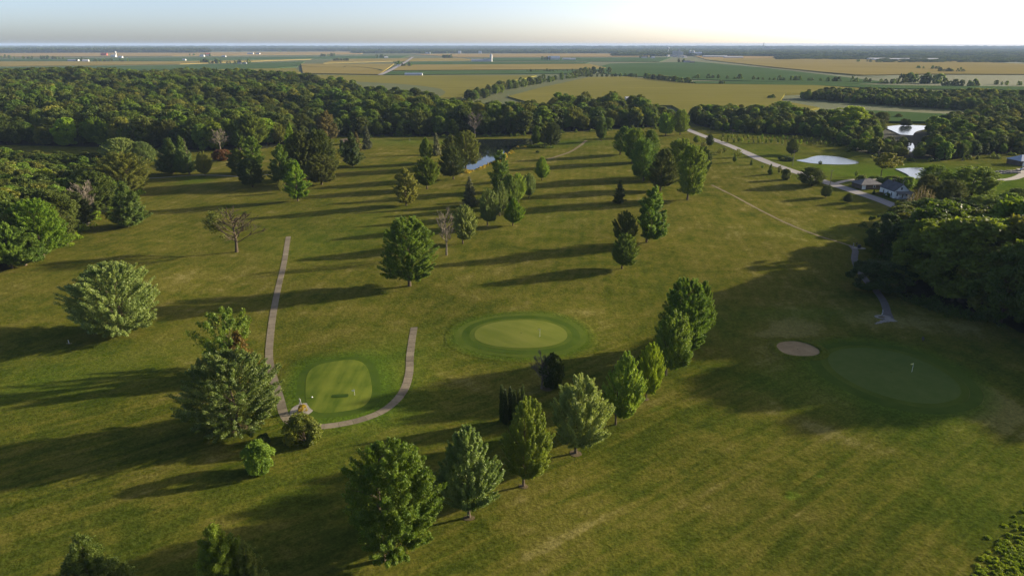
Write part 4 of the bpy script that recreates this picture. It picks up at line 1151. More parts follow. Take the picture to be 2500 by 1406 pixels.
 ('oak_tree', 'oak1', 2405, 535, 478, 2350, 2450, 'green', 'broad tree right of the parked camper', None),
 ('oak_tree', 'oak0', 2480, 560, 490, 2430, 2540, 'green', 'tree at the right edge above the right wood', None),
 ('oak_tree', 'oak2', 2480, 500, 460, 2440, 2520, 'green', 'small tree at the right edge below the driveway', None),
 ('round_shrub', 'bush1', 2100, 455, 428, 2086, 2120, 'oakdark', 'round dark shrub left of the grey garage', None),
 ('round_shrub', 'bush1', 2140, 449, 430, 2118, 2160, 'green', 'shrub behind the grey garage roof', None),
 ('round_shrub', 'bush1', 2185, 452, 430, 2160, 2205, 'oakdark', 'dark shrub between garage and farmhouse', None),
 ('round_shrub', 'bush1', 2215, 458, 432, 2200, 2232, 'green', 'shrub behind the farmhouse ridge', None),
 ('round_shrub', 'bush1', 2148, 476, 469, 2139, 2158, 'brownleaf', 'low brown shrub at the farmhouse corner', None),
 ('conifer_shrub', 'spruce1', 2133, 474, 463, 2129, 2138, 'dark', 'tiny dark conifer on the farmhouse lawn', None),
 ('round_shrub', 'bush1', 2163, 482, 471, 2158, 2172, 'green', 'small green shrub against the farmhouse side wall', None),
 ('oak_tree', 'shade1', 2195, 545, 490, 2172, 2222, 'oakdark', 'dark tree at the foot of the dead poplars', None),
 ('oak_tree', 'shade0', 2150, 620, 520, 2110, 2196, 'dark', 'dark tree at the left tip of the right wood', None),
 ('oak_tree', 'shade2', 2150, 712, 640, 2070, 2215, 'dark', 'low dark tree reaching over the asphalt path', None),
]
OPEN = []
for i, (nm, key, px, py, top, xl, xr, lf, lab, grp) in enumerate(T):
    o = tree_px(nm, key, px, py, top, xl, xr, lf, lab, 'shrub' if 'shrub' in nm else 'tree', grp, 0.0 if key == 'half0' else None, M['deadwood'] if key == 'bare0' else None)
    OPEN.append((o.location.x, o.location.y, o.scale.x * PROTO[key]['W'] / 2))
for k, (px, top) in enumerate(((1225, 940), (1234, 950), (1246, 944), (1255, 953), (1267, 950), (1276, 940))):
    tree_px('arborvitae', 'column0', px, 1028 + (k % 2) * 7, top, px - 8, px + 8, 'dark', ['leftmost', 'second', 'third', 'fourth', 'fifth', 'rightmost'][k] + ' dark arborvitae column behind the bright row maple', 'tree', 'dark arborvitae columns')
for k, (px, py, top, w) in enumerate(((2212, 545, 470, 16), (2226, 548, 456, 18), (2241, 550, 452, 18), (2258, 548, 462, 16))):
    tree_px('dead_poplar', 'spire0', px, py, top, px - w / 2, px + w / 2, 'brownleaf', ['leftmost', 'second', 'third', 'rightmost'][k] + ' upright pale dead poplar beside the farmhouse', 'tree', 'pale dead poplars by the farmhouse')

# mulch rings worn around tree feet
for px, py, r0, lab in ((300, 812, 2.2, 'round grey green maple'), (590, 1046, 2.6, 'largest silver maple'), (1405, 1107, 1.5, 'broad row maple'), (1278, 1187, 1.0, 'bright row maple'), (1577, 975, 0.9, 'slim row maple'), (1145, 1264, 1.1, 'pale tipped row maple'), (1335, 948, 1.8, 'dark shrub')):
    g = G(px, py)
    ring_sheet('mulch_ring', [superloop(g.x, g.y, r0 * 0.85, r0 * 0.75, 0, k, 2, 28, 0.08, px) for k in (0.05, 0.6, 1.0)], M['mulch'], [0.1, 0.08, 0.045], None, 'bare worn ring at the foot of the ' + lab)

# ------------------------------------------------------------------ woods
def scatter(poly, sp, seed, jit=0.42):
    rng = np.random.default_rng(seed)
    xs = [p[0] for p in poly]; ys = [p[1] for p in poly]
    X, Y = np.meshgrid(np.arange(min(xs), max(xs), sp), np.arange(min(ys), max(ys), sp * 0.9))
    X[1::2] += sp / 2
    X = X.ravel() + rng.uniform(-jit, jit, X.size) * sp
    Y = Y.ravel() + rng.uniform(-jit, jit, Y.size) * sp
    k = inside(poly, X, Y)
    return X[k], Y[k], rng

def gn_scatter(name, pts, rot, scl, kidx, keys, label, mats=None):
    """one mass of trees: instances of joined tree meshes on a point cloud"""
    pc = bpy.data.collections.new(name + '_kinds')
    for j, key in enumerate(keys):
        p = PROTO[key]
        o = bpy.data.objects.new('%02d_kind' % j, joined(key, mats[j] if mats else None))
        pc.objects.link(o)
    me = bpy.data.meshes.new(name)
    me.vertices.add(len(pts))
    me.vertices.foreach_set('co', np.asarray(pts, np.float32).ravel())
    for an, ty, dv in (('rz', 'FLOAT', rot), ('kidx', 'INT', kidx)):
        a = me.attributes.new(an, ty, 'POINT')
        a.data.foreach_set('value', np.asarray(dv, np.float32 if ty == 'FLOAT' else np.int32))
    a = me.attributes.new('scl', 'FLOAT_VECTOR', 'POINT')
    a.data.foreach_set('vector', np.asarray(scl, np.float32).ravel())
    o = link(name, me)
    tag(o, label, kind='stuff')
    ng = bpy.data.node_groups.new(name, 'GeometryNodeTree')
    ng.interface.new_socket('Geometry', in_out='INPUT', socket_type='NodeSocketGeometry')
    ng.interface.new_socket('Geometry', in_out='OUTPUT', socket_type='NodeSocketGeometry')
    gi, go = ng.nodes.new('NodeGroupInput'), ng.nodes.new('NodeGroupOutput')
    iop = ng.nodes.new('GeometryNodeInstanceOnPoints')
    ci = ng.nodes.new('GeometryNodeCollectionInfo')
    ci.inputs['Collection'].default_value = pc
    ci.inputs['Separate Children'].default_value = True
    ci.inputs['Reset Children'].default_value = True
    def attr(nm, ty):
        n = ng.nodes.new('GeometryNodeInputNamedAttribute')
        n.data_type = ty
        n.inputs['Name'].default_value = nm
        return [s for s in n.outputs if s.enabled and s.name == 'Attribute'][0]
    cx = ng.nodes.new('ShaderNodeCombineXYZ')
    ng.links.new(attr('rz', 'FLOAT'), cx.inputs['Z'])
    e2r = ng.nodes.new('FunctionNodeEulerToRotation')
    ng.links.new(cx.outputs[0], e2r.inputs[0])
    iop.inputs['Pick Instance'].default_value = True
    ng.links.new(gi.outputs[0], iop.inputs['Points'])
    ng.links.new(ci.outputs[0], iop.inputs['Instance'])
    ng.links.new(attr('kidx', 'INT'), iop.inputs['Instance Index'])
    ng.links.new(e2r.outputs[0], iop.inputs['Rotation'])
    ng.links.new(attr('scl', 'FLOAT_VECTOR'), iop.inputs['Scale'])
    ng.links.new(iop.outputs[0], go.inputs[0])
    mod = o.modifiers.new('scatter', 'NODES')
    mod.node_group = ng
    return o

JOIN = {}
def joined(key, mat=None):
    kk = (key, mat.name if mat else '')
    if kk in JOIN:
        return JOIN[kk]
    p = PROTO[key]
    c, t = p['crown'], p['trunk']
    cv = np.empty(len(c.vertices) * 3, np.float32); c.vertices.foreach_get('co', cv)
    ti = np.empty(len(c.vertices), np.float32); c.attributes['tint'].data.foreach_get('value', ti)
    tv = np.empty(len(t.vertices) * 3, np.float32); t.vertices.foreach_get('co', tv)
    tf = []
    for pl in t.polygons:
        vi = list(pl.vertices)
        for q in range(1, len(vi) - 1):
            tf.append((vi[0], vi[q], vi[q + 1]))
    nc = len(c.vertices)
    V = np.vstack([cv.reshape(-1, 3), tv.reshape(-1, 3)])
    F = np.vstack([np.arange(nc).reshape(-1, 3), np.array(tf) + nc])
    mi_ = np.concatenate([np.zeros(nc // 3, int), np.ones(len(tf), int)])
    JOIN[kk] = np_mesh(key + '_whole', V, F, {'tint': np.concatenate([ti, np.zeros(len(tv) // 3)])}, (mat or c.materials[0], M['bark']), mi_)
    return JOIN[kk]

LEAFMIX = ['wood', 'wood', 'wood', 'oakdark', 'green', 'green', 'olive', 'olive', 'dark', 'bright']
LEAFADJ = {'wood': 'mid green', 'oakdark': 'brownish green', 'green': 'fresh green', 'olive': 'olive green', 'dark': 'dark green', 'bright': 'bright green'}
def wood(poly, sp, seed, hr, keys, n_ind, label_ind, group, label_mass, mass_name, clear=None, xr=2560, wr=(0.75, 1.1), mixp=None, low=None, minpx=14):
    X, Y, rng = scatter(poly, sp, seed)
    Z = hgt(X, Y)
    H = (hr[0] + (hr[1] - hr[0]) * rng.uniform(0, 1, len(X)) ** 1.3) * (0.92 + 0.16 * np.sin(X / 60 + Y / 45))
    Wd = H * rng.uniform(wr[0], wr[1], len(X))
    ok = np.ones(len(X), bool)
    for ox, oy, orad in OPEN:
        ok &= np.hypot(X - ox, Y - oy) > orad * 0.75 + 2.2
    if clear is not None:
        ok &= clear(X, Y)
    if low is not None:
        H = H * low(X, Y); Wd = Wd * np.sqrt(low(X, Y))
    px, py, d = proj(X, Y, Z + H)
    ok &= (px > -520) & (px < xr)
    X, Y, Z, H, Wd, px, py, d = (a[ok] for a in (X, Y, Z, H, Wd, px, py, d))
    order = np.argsort(d)
    vis = [i for i in order if -10 < px[i] < 2510 and py[i] < 1400]
    # keep for single objects those whose tops are not buried behind a nearer crown
    chosen = []
    for i in vis:
        if len(chosen) >= n_ind:
            break
        chosen.append(i)
    chosen = set(chosen)
    kid = rng.integers(0, len(keys), len(X))
    mid = rng.choice(len(LEAFMIX), len(X), p=mixp)
    ch = sorted(chosen)
    if ch:
        qx, qd, qh = (np.percentile(a[ch], (20, 40, 60, 80)) for a in (px, d, H))
    part = ['left end', 'left part', 'middle', 'right part', 'right end']
    rowd = ['front row', 'second row', 'third row', 'fourth row', 'back rows']
    hts = ['low', 'lowish', '', 'tall', 'very tall']
    for i in ch:
        bx, bd, bh = (int(np.searchsorted(q_, a[i])) for q_, a in ((qx, px), (qd, d), (qh, H)))
        lab = ' '.join(w_ for w_ in (hts[bh], LEAFADJ[LEAFMIX[mid[i]]], 'tree,', rowd[bd] + ',', part[bx], label_ind) if w_)
        plant('woodland_tree', keys[kid[i]], (X[i], Y[i], Z[i] - 0.2), H[i], Wd[i], L[LEAFMIX[mid[i]]], rng.uniform(0, 6.28), lab, 'tree', group)
    rest = np.array([i for i in range(len(X)) if i not in chosen], int)
    if len(rest):
        lk = [keys[j % len(keys)] for j in range(len(keys) * 3)]
        mats = [L[m_] for m_ in ['wood'] * len(keys) + ['olive', 'oakdark'] * (len(keys) // 2) + ['olive'] * (len(keys) % 2) + ['green'] * len(keys)]
        sel = rng.integers(0, len(lk), len(rest))
        base = np.array([[PROTO[k]['W'], PROTO[k]['H']] for k in lk])
        s = np.stack([Wd[rest] / base[sel, 0], Wd[rest] / base[sel, 0], H[rest] / base[sel, 1]], 1)
        gn_scatter(mass_name, np.stack([X[rest], Y[rest], Z[rest] - 0.2], 1), rng.uniform(0, 6.28, len(rest)), s, sel, lk, label_mass, mats)
    return len(X), len(chosen)

WK = ['wood0', 'wood1', 'wood2', 'wood3', 'wood4', 'wood5']
SK = ['shade0', 'shade1', 'shade2']
roadfree = lambda X, Y: np.abs(X - np.interp(Y, [60, 240, 337, 471, 665, 780, 900], [200, 197, 194, 177.5, 170, 163, 150])) > 7
pondview = lambda X, Y: roadfree(X, Y) & ~((proj(X, Y, 0)[0] > 2150) & (proj(X, Y, 0)[0] < 2268) & (Y > 568)) & ~((np.abs(proj(X, Y, 0)[0] - 2224) < 10))
stat = []
stat.append(wood(W_RIGHT, 9.6, 301, (20, 28), SK + ['wood1', 'wood3'], 75, 'of the shaded right edge wood', 'trees of the right edge wood', 'rest of the shaded wood beyond the right edge', 'woodland_mass', roadfree, 4200, low=lambda X, Y: 1 - 0.45 * smooth(205, 265, Y)))
stat.append(wood(W_LEFT, 9.0, 302, (14, 20), SK + WK, 85, 'of the left edge wood', 'trees of the left edge wood', 'deeper part of the left edge wood', 'woodland_mass', low=lambda X, Y: 1 - 0.36 * smooth(375, 410, Y) * smooth(-370, -330, X)))
stat.append(wood(W_FAR, 11.2, 303, (12, 24), WK + ['oak1', 'oak2', 'maple1', 'loose1', 'maple3'], 90, 'of the long dark far wood', 'front trees of the far wood', 'long dark wood covering the far left ridge', 'woodland_mass', roadfree))
stat.append(wood(W_MID, 9.6, 304, (9, 15), WK + ['oak2', 'maple3'], 70, 'of the right pond woods', 'trees of the right pond woods', 'deeper part of the right pond woods', 'woodland_mass', pondview, low=lambda X, Y: 1 - 0.4 * ((proj(X, Y, 0)[0] > 2140) & (proj(X, Y, 0)[0] < 2275))))
stat.append(wood(W_STRIP, 9.5, 305, (11, 17), WK, 40, 'of the right field strip', 'trees of the right field wood strip', 'rest of the wood strip below the right fields', 'woodland_mass', None, 2700))

# undergrowth along the wood edges: low leafy mass nobody could count
def undergrowth(name, line, width, n, mat, h, label, seed, Ls=0.45):
    rng = np.random.default_rng(seed)
    c = spline(line, 6)
    i = rng.integers(0, len(c) - 1, n)
    A = np.array([(p.x, p.y) for p in c])
    q = A[i] + (A[i + 1] - A[i]) * rng.uniform(0, 1, n)[:, None]
    d = A[i + 1] - A[i]
    nr = np.stack([-d[:, 1], d[:, 0]], 1) / np.maximum(np.linalg.norm(d, axis=1, keepdims=True), 1e-6)
    q = q + nr * (rng.normal(0, 0.5, n) * width)[:, None]
    nc = max(20, n // 110)
    cc = q[rng.integers(0, n, nc)]
    pick = rng.integers(0, nc, n)
    cr = rng.uniform(0.35, 1.0, nc) * max(0.6, min(2.2, h * 0.9))
    ang, rad = rng.uniform(0, 6.283, n), np.sqrt(rng.uniform(0, 1, n))
    q = cc[pick] + np.stack([np.cos(ang), np.sin(ang)], 1) * (rad * cr[pick])[:, None]
    hh = h * (rng.uniform(0.35, 1.1, nc)[pick]) * (1 - rad ** 2 * 0.85)
    z = hgt(q[:, 0], q[:, 1]) + np.maximum(hh, 0.15) * rng.uniform(0, 1, n) ** 0.6
    v, f, t = leaves(np.column_stack([q, z]), unit(rng.normal(size=(n, 3)) + np.array([0, 0, 0.4])), rng, Ls, Ls * 0.6, 1.0, np.clip(rng.uniform(0, 1, n) * 0.5 + 0.5 * np.abs(np.sin(q[:, 0] * 0.4)), 0, 1))
    o = link(name, np_mesh(name, v, f, {'tint': t}, (mat,)))
    tag(o, label, kind='stuff')

undergrowth('undergrowth', [(-195, 218), (-183, 245), (-184, 272), (-193, 308), (-204, 372)], 5, 9000, L['weed'], 2.6, 'bright weeds along the left wood edge', 1, 0.6)
undergrowth('undergrowth', [(-170, 592), (-100, 606), (-36, 614), (18, 622), (92, 654), (150, 676)], 6, 8000, L['wood'], 3.5, 'dark undergrowth at the foot of the far wood', 2, 1.0)
undergrowth('undergrowth', [(190, 660), (205, 632), (262, 606), (262, 560), (256, 525), (260, 486), (300, 474), (362, 503), (430, 515)], 6, 9000, L['wood'], 3.5, 'dark undergrowth at the foot of the right pond woods', 3, 1.0)
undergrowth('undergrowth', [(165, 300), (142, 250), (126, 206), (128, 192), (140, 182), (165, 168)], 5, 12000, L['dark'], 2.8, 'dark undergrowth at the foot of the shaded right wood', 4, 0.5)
bw = [(G(2570, 1250).x, G(2570, 1250).y), (G(2515, 1340).x, G(2515, 1340).y), (G(2475, 1400).x, G(2475, 1400).y), (G(2450, 1470).x, G(2450, 1470).y)]
undergrowth('weed_patch', bw, 4.0, 60000, L['rank'], 0.45, 'bright green rank weeds in the bottom right corner', 5, 0.22)
rl = [(p.x, p.y) for p in gp([(1128, 427), (1165, 415), (1200, 401), (1225, 391), (1242, 377), (1256, 362), (1300, 357)])]
undergrowth('shore_reeds', rl, 2.2, 7000, L['reed'], 1.6, 'yellow reeds along the near shore of the dark pond', 6, 0.5)
rl = [(p.x, p.y) for p in gp([(1270, 358), (1310, 359), (1350, 362)])]
undergrowth('undergrowth', rl, 4, 3000, L['green'], 2.2, 'green undergrowth at the right end of the dark pond', 7, 0.6)

# lone trees, hedgerows and groves of the far plain: one object each
FARM = 0
def ordinal(k, n):
    w_ = ('first', 'second', 'third', 'fourth', 'fifth', 'sixth', 'seventh', 'eighth', 'ninth', 'tenth')
    return w_[k] if k < 10 else '%d%s' % (k + 1, 'th' if 10 < (k + 1) % 100 < 14 else {1: 'st', 2: 'nd', 3: 'rd'}.get((k + 1) % 10, 'th'))

def far_trees(pix, n, hr, label, group, seed, leaf=('wood', 'oakdark', 'green'), jit=4.0, wr=(0.8, 1.2)):
    rr = random.Random(seed)
    c = spline([(G(x, y).x, G(x, y).y) for x, y in pix], 12)
    made = []
    for k in range(n):
        s = (k + rr.uniform(0.1, 0.9)) / n * (len(c) - 1)
        p = c[int(s)].lerp(c[min(int(s) + 1, len(c) - 1)], s - int(s))
        x, y = p.x + rr.uniform(-jit, jit), p.y + rr.uniform(-jit, jit)
        key = rr.choice(('wood0', 'wood1', 'wood3', 'wood5') if y < 1300 else ('far0', 'far1', 'far2'))
        h = rr.uniform(*hr)
        o = plant('hedgerow_tree', key, (x, y, float(hgt(x, y)) - 0.2), h, h * rr.uniform(*wr), L[rr.choice(leaf)], rr.uniform(0, 6.28), label, 'tree', group)
        made.append((proj(x, y, 0)[0], o))
    if n > 1:
        for k, (_, o) in enumerate(sorted(made, key=lambda t_: t_[0])):
            o['label'] = label + ', ' + ordinal(k, n) + ' from the left'

far_trees([(1150, 247), (1185, 236), (1220, 224), (1260, 214), (1310, 205), (1370, 195), (1430, 186)], 62, (9, 17), 'tree in the creek line winding away through the olive fields', 'trees along the creek line', 11, jit=9)
far_trees([(1415, 184), (1440, 181), (1478, 180)], 12, (15, 20), 'tall tree in the clump at the end of the creek line', 'trees at the creek line end', 12, jit=14)
far_trees([(1430, 188), (1480, 188), (1520, 188), (1555, 189)], 18, (7, 10), 'tree in the low hedge right of the creek line end', 'trees of the low hedge', 13)
far_trees([(1285, 177), (1330, 176), (1360, 176), (1420, 175)], 14, (6, 10), 'tree in the sparse line left of the creek line end', 'trees of the sparse line', 14)
far_trees([(1580, 193), (1610, 197), (1650, 202), (1686, 206)], 28, (9, 14), 'tree in the dense dark hedgerow beside the right olive field', 'trees of the dense dark hedgerow', 15, jit=6)
far_trees([(1690, 193), (1760, 193), (1840, 196), (1900, 198), (1970, 199), (2050, 201), (2140, 203), (2200, 206)], 34, (6, 13), 'tree in the long broken hedgerow across the green fields', 'trees of the long broken hedgerow', 16, jit=5)
far_trees([(2210, 203), (2250, 203), (2290, 205)], 9, (15, 24), 'big tree in the grove along the long hedgerow', 'trees of the hedgerow grove', 17, jit=18)
far_trees([(2300, 210), (2350, 212), (2395, 212)], 12, (8, 15), 'tree in the dark clump right of the hedgerow grove', 'trees of the right dark clump', 18, jit=8)
far_trees([(2420, 206), (2460, 208), (2500, 209)], 6, (6, 9), 'small tree in the thin line at the far right', 'trees of the thin right line', 19)
far_trees([(2235, 168), (2270, 170), (2290, 170)], 9, (9, 13), 'tree in the left copse of the far right plain', 'trees of the left far right copse', 20, jit=12)
far_trees([(2292, 176), (2330, 177), (2350, 177)], 9, (9, 14), 'tree in the right copse of the far right plain', 'trees of the right far right copse', 21, jit=10)
far_trees([(2090, 152), (2130, 153), (2150, 154)], 9, (10, 18), 'tree in the copse before the far right sheds', 'trees of the copse before the sheds', 22, jit=20)
far_trees([(1758, 208), (1766, 208)], 3, (8, 10), 'dark tree of the trio on the olive field edge', 'trees of the trio', 23, jit=2)
far_trees([(1870, 243), (1884, 244)], 3, (5, 9), 'bush at the left tip of the right wood strip', 'bushes at the strip tip', 24, jit=3)
far_trees([(0, 142), (60, 144), (110, 145), (150, 146)], 22, (12, 20), 'tree in the windbreak at the far left', 'trees of the far left windbreak', 25, jit=20)
far_trees([(195, 150), (240, 152), (320, 151)], 18, (10, 18), 'tree around the farmyard on the far left plain', 'trees of the left farmyard', 26, jit=18)
far_trees([(485, 154), (510, 155), (540, 155)], 10, (10, 20), 'tree in the left of the two small left groves', 'trees of the left small grove', 27, jit=12)
far_trees([(560, 156), (580, 157), (605, 157)], 8, (8, 22), 'tree in the right of the two small left groves', 'trees of the right small grove', 28, jit=12)
far_trees([(815, 150), (850, 150)], 7, (12, 15), 'tree in the neat row left of the far road', 'trees of the neat row', 29, jit=2)
far_trees([(922, 142), (936, 142)], 5, (14, 20), 'tree in the tiny grove left of the far road', 'trees of the tiny left grove', 30, jit=12)
far_trees([(974, 160), (976, 161)], 1, (17, 18), 'lone tree at the bend of the far road', 'lone road tree', 31, jit=1)
far_trees([(984, 163), (1000, 163), (1006, 162)], 6, (8, 15), 'tree in the hedge beside the far road bend', 'trees beside the far road', 32, jit=5)
far_trees([(1080, 143), (1095, 143), (1106, 143)], 8, (16, 24), 'tree in the dark grove right of the far road', 'trees of the dark far grove', 33, jit=14)
far_trees([(1030, 132), (1050, 132)], 6, (14, 20), 'tree in the small grove under the centre horizon', 'trees of the small centre grove', 34, jit=25)
far_trees([(1085, 131), (1110, 131)], 8, (14, 22), 'tree in the second small grove under the centre horizon', 'trees of the second centre grove', 35, jit=25)
far_trees([(1152, 150), (1185, 150)], 8, (8, 12), 'tree behind the white poultry sheds', 'trees behind the poultry sheds', 36, jit=10)
far_trees([(1328, 147), (1345, 147)], 6, (12, 20), 'tree left of the big white barn', 'trees by the big white barn', 37, jit=14)
far_trees([(1562, 142), (1590, 142)], 7, (10, 16), 'tree around the farm left of the town', 'trees of the farm left of the town', 38, jit=20)
far_trees([(1657, 153), (1670, 153)], 4, (12, 18), 'tree by the small house below the town', 'trees by the small house', 39, jit=10)
far_trees([(20, 182), (60, 181), (130, 180)], 10, (5, 9), 'low tree in the line over the far left ridge', 'trees of the low left line', 40, jit=10)
far_trees([(690, 128), (720, 127), (745, 127)], 8, (12, 22), 'tree in the grove under the left horizon', 'trees of the left horizon grove', 41, jit=40)
far_trees([(470, 137), (500, 137), (512, 138)], 7, (14, 22), 'tree around the red roofed far farm', 'trees of the red roofed farm', 42, jit=25)
far_trees([(790, 139), (820, 138)], 7, (14, 24), 'tree in the grove beside the far left silos', 'trees of the far left silos', 43, jit=25)

# the blue band of woods under the horizon
rng = np.random.default_rng(77)
pts, scl, kid = [], [], []
def band(px0, px1, y0, y1, n, hr):
    for _ in range(n):
        x, y = rng.uniform(px0, px1), rng.uniform(y0, y1)
        rx, ry, rz = ray(x, y)
        t = CAM_H / -rz
        h = rng.uniform(*hr)
        pts.append((rx * t, ry * t, -0.5)); scl.append((h * rng.uniform(3.2, 6.5) / 13, h * rng.uniform(1.2, 1.8) / 13, h / 14)); kid.append(rng.integers(0, 3))
band(-300, 500, 119.5, 130, 2300, (24, 36))
band(400, 900, 118, 126, 800, (16, 26))
band(860, 1700, 117, 131, 2600, (14, 22))
band(1500, 2560, 119, 138, 2800, (13, 20))
band(1900, 2560, 138, 147, 500, (8, 14))
band(2150, 2560, 147, 154, 160, (8, 12))
band(-60, 2560, 115.2, 119, 2200, (24, 44))
gn_scatter('far_wood', pts, rng.uniform(-0.2, 0.2, len(pts)), scl, kid, ['far0', 'far1', 'far2'], 'blue band of woods under the whole horizon')

# ------------------------------------------------------------------ buildings
def barn(px, py, w, d, h, rise, wall, roof, label, rz=0.0, name='farm_building', group=None, cat='building', axis_x=True):
    g = G(px, py)
    rt = empty(name, (g.x, g.y, 0.0), rz, label, cat, group)
    m = MB().box(-d / 2, d / 2, -w / 2, w / 2, -0.5, h)
    m.add([(-d / 2, -w / 2, h), (d / 2, -w / 2, h), (0, -w / 2, h + rise), (-d / 2, w / 2, h), (d / 2, w / 2, h), (0, w / 2, h + rise)], [(0, 1, 2), (3, 5, 4)])
    a = m.build('wall', wall, rt)
    b = MB().gable(-d / 2, d / 2, -w / 2, w / 2, h, h + rise, 0.4, 0.3).build('roof', roof, rt)
    dr = MB().box(d / 2 - 0.1, d / 2 + 0.12, -w * 0.12, w * 0.12, 0, h * 0.75).build('door', M['grey'], rt)
    if axis_x:
        rt.rotation_euler.z = rz + math.pi / 2
    return rt

def silo(px, py, r, h, mat, label, name='silo', cat='silo', group=None):
    g = G(px, py)
    rt = empty(name, (g.x, g.y, 0.0), 0, label, cat, group)
    MB().tube([(0, 0, -0.5), (0, 0, h)], [r, r], 16).build('drum', mat, rt)
    MB().tube([(0, 0, h - 0.05), (0, 0, h + r * 0.45), (0, 0, h + r * 0.62)], [r * 1.04, r * 0.6, r * 0.06], 16).build('cap', M['metal'], rt)
    return rt

W_, MT, SH, RD = M['farwhite'], M['farmetal'], M['shingle2'], M['red']
barn(1010, 185, 45, 12, 4.0, 2.5, W_, M['bluemetal'], 'long white shed alone in the olive field', 0.02)
barn(1163, 151, 46, 16, 6, 5, W_, W_, 'left white poultry shed below the centre horizon', 0, group='white poultry sheds')
barn(1180, 151, 34, 16, 6, 5, W_, W_, 'middle white poultry shed below the centre horizon', 0, group='white poultry sheds')
barn(1191, 151, 36, 18, 8, 5, W_, MT, 'right taller white shed below the centre horizon', 0, group='white poultry sheds')
silo(1199, 151, 6, 30, W_, 'slim white silo right of the poultry sheds')
barn(1352, 147, 60, 28, 10, 9, W_, M['bluemetal'], 'big white barn with blue grey roof on the plain', 0.1)
barn(1383, 147, 42, 18, 6, 4, W_, MT, 'low white shed right of the big white barn', 0)
barn(1398, 147.5, 30, 16, 5, 4, W_, MT, 'smallest white shed right of the big white barn', 0)
barn(210, 152, 26, 14, 6, 5, W_, W_, 'white house in the far left farmyard', 0.2)
barn(180, 150, 50, 16, 5, 3, MT, MT, 'long low metal shed at the far left farmyard', 0)
barn(255, 137, 40, 24, 10, 9, RD, RD, 'red roofed barn under the left horizon', 0.1)
barn(278, 140, 30, 20, 8, 6, W_, W_, 'white barn below the red one under the left horizon', 0)
barn(295, 142, 22, 16, 6, 5, W_, MT, 'small white shed right of the white barn on the far left', 0)
silo(283, 136, 6, 26, W_, 'white silo beside the red roofed far left barn')
barn(508, 137, 34, 22, 10, 8, W_, RD, 'red roofed white farmhouse left of centre', 0.3)
barn(494, 139, 28, 18, 7, 5, W_, MT, 'white shed left of the red roofed farmhouse', 0)
barn(450, 149, 16, 12, 5, 4, W_, W_, 'tiny white house alone on the left plain', 0)
barn(547, 140, 24, 16, 6, 4, MT, MT, 'metal shed right of the red roofed farmhouse', 0)
barn(612, 134, 44, 22, 9, 6, W_, MT, 'white farm shed below the left centre horizon', 0)
barn(630, 134, 30, 22, 8, 6, W_, SH, 'grey roofed farm shed below the left centre horizon', 0)
barn(585, 157, 14, 10, 5, 3, W_, SH, 'white house in the right small left grove', 0)
barn(598, 157, 14, 9, 4, 3, MT, MT, 'metal shed beside the house in the right small left grove', 0)
barn(943, 143, 22, 12, 5, 5, W_, W_, 'white barn beside the tiny left grove', 0.3)
barn(973, 163, 10, 8, 4, 3, W_, W_, 'tiny white house at the far road bend', 0)
barn(1045, 132, 40, 20, 7, 6, MT, MT, 'metal barn by the small centre grove', 0)
barn(1122, 131.5, 26, 22, 12, 10, W_, W_, 'white house under the centre horizon', 0)
barn(1172, 131.5, 26, 22, 12, 10, W_, W_, 'white house beside the second centre hedge', 0)
barn(1573, 143, 30, 16, 6, 5, W_, SH, 'white farmhouse left of the town', 0)
barn(1594, 143.5, 22, 14, 6, 4, W_, W_, 'small white shed right of that farmhouse', 0)
barn(1677, 154, 28, 12, 5, 4, MT, SH, 'low grey house below the town', 0)
barn(1690, 154.5, 18, 10, 4, 3, M['brown'], SH, 'low brown shed right of the grey house below the town', 0)
for k, (px, py, w, lab) in enumerate(((1745, 140.5, 150, 'long white warehouse right of the town'), (1790, 142.5, 110, 'second long white warehouse right of the town'), (2140, 147, 90, 'long white shed behind the far right copse'), (2210, 148, 330, 'longest white shed at the far right'))):
    barn(px, py, w, 30, 7, 3, W_, W_, lab, 0.02)
# the town's grain elevator
g = G(1652, 138)
el = empty('grain_elevator', (g.x, g.y, 0), 0, 'white concrete grain elevator rising from the town', 'grain elevator')
for k in range(5):
    MB().tube([(-26 + k * 8, 0, 0), (-26 + k * 8, 0, 34)], [4.1, 4.1], 14).build('silo', W_, el)
MB().box(11, 21, -5, 5, 0, 50).build('tower', W_, el)
MB().box(21.5, 42, -6, 6, 0, 30).build('bin_house', W_, el)
for k, (px, py, r, h) in enumerate(((1684, 137.5, 8, 34), (1692, 137.5, 9, 30))):
    silo(px, py, r, h, W_, ['left', 'right'][k] + ' white tower right of the grain elevator')
barn(1700, 137.5, 70, 24, 20, 6, MT, M['bluemetal'], 'grey mill building right of the white towers', 0)
for k, (px, py) in enumerate(((1640, 139), (1648, 140.5), (1660, 141), (1668, 140), (1672, 141.5), (1632, 138.5))):
    barn(px, py, 22, 16, 6, 5, W_, SH, ['leftmost', 'third', 'fourth', 'fifth', 'rightmost', 'second'][k] + ' small white house of the town below the elevator', 0.1 * k, group='small town houses')
g = G(1630, 134)
wt = empty('water_tower', (g.x, g.y, 0), 0, 'pale water tower left of the grain elevator', 'water tower')
MB().tube([(0, 0, 0), (0, 0, 42)], [2.2, 2.0], 10).build('stem', M['bluemetal'], wt)
MB().tube([(0, 0, 40), (0, 0, 44), (0, 0, 50), (0, 0, 55), (0, 0, 57)], [2, 8, 10, 7, 1], 14).build('tank', M['bluemetal'], wt)
rx, ry, rz = ray(1863, 122.5)
t_ = CAM_H / -rz
pp = empty('power_plant', (rx * t_, ry * t_, 0), 0, 'hazy power plant with a tall stack on the right horizon', 'power plant')
MB().tube([(0, 0, 0), (0, 0, 98)], [7, 4.5], 12).build('stack', M['grey'], pp)
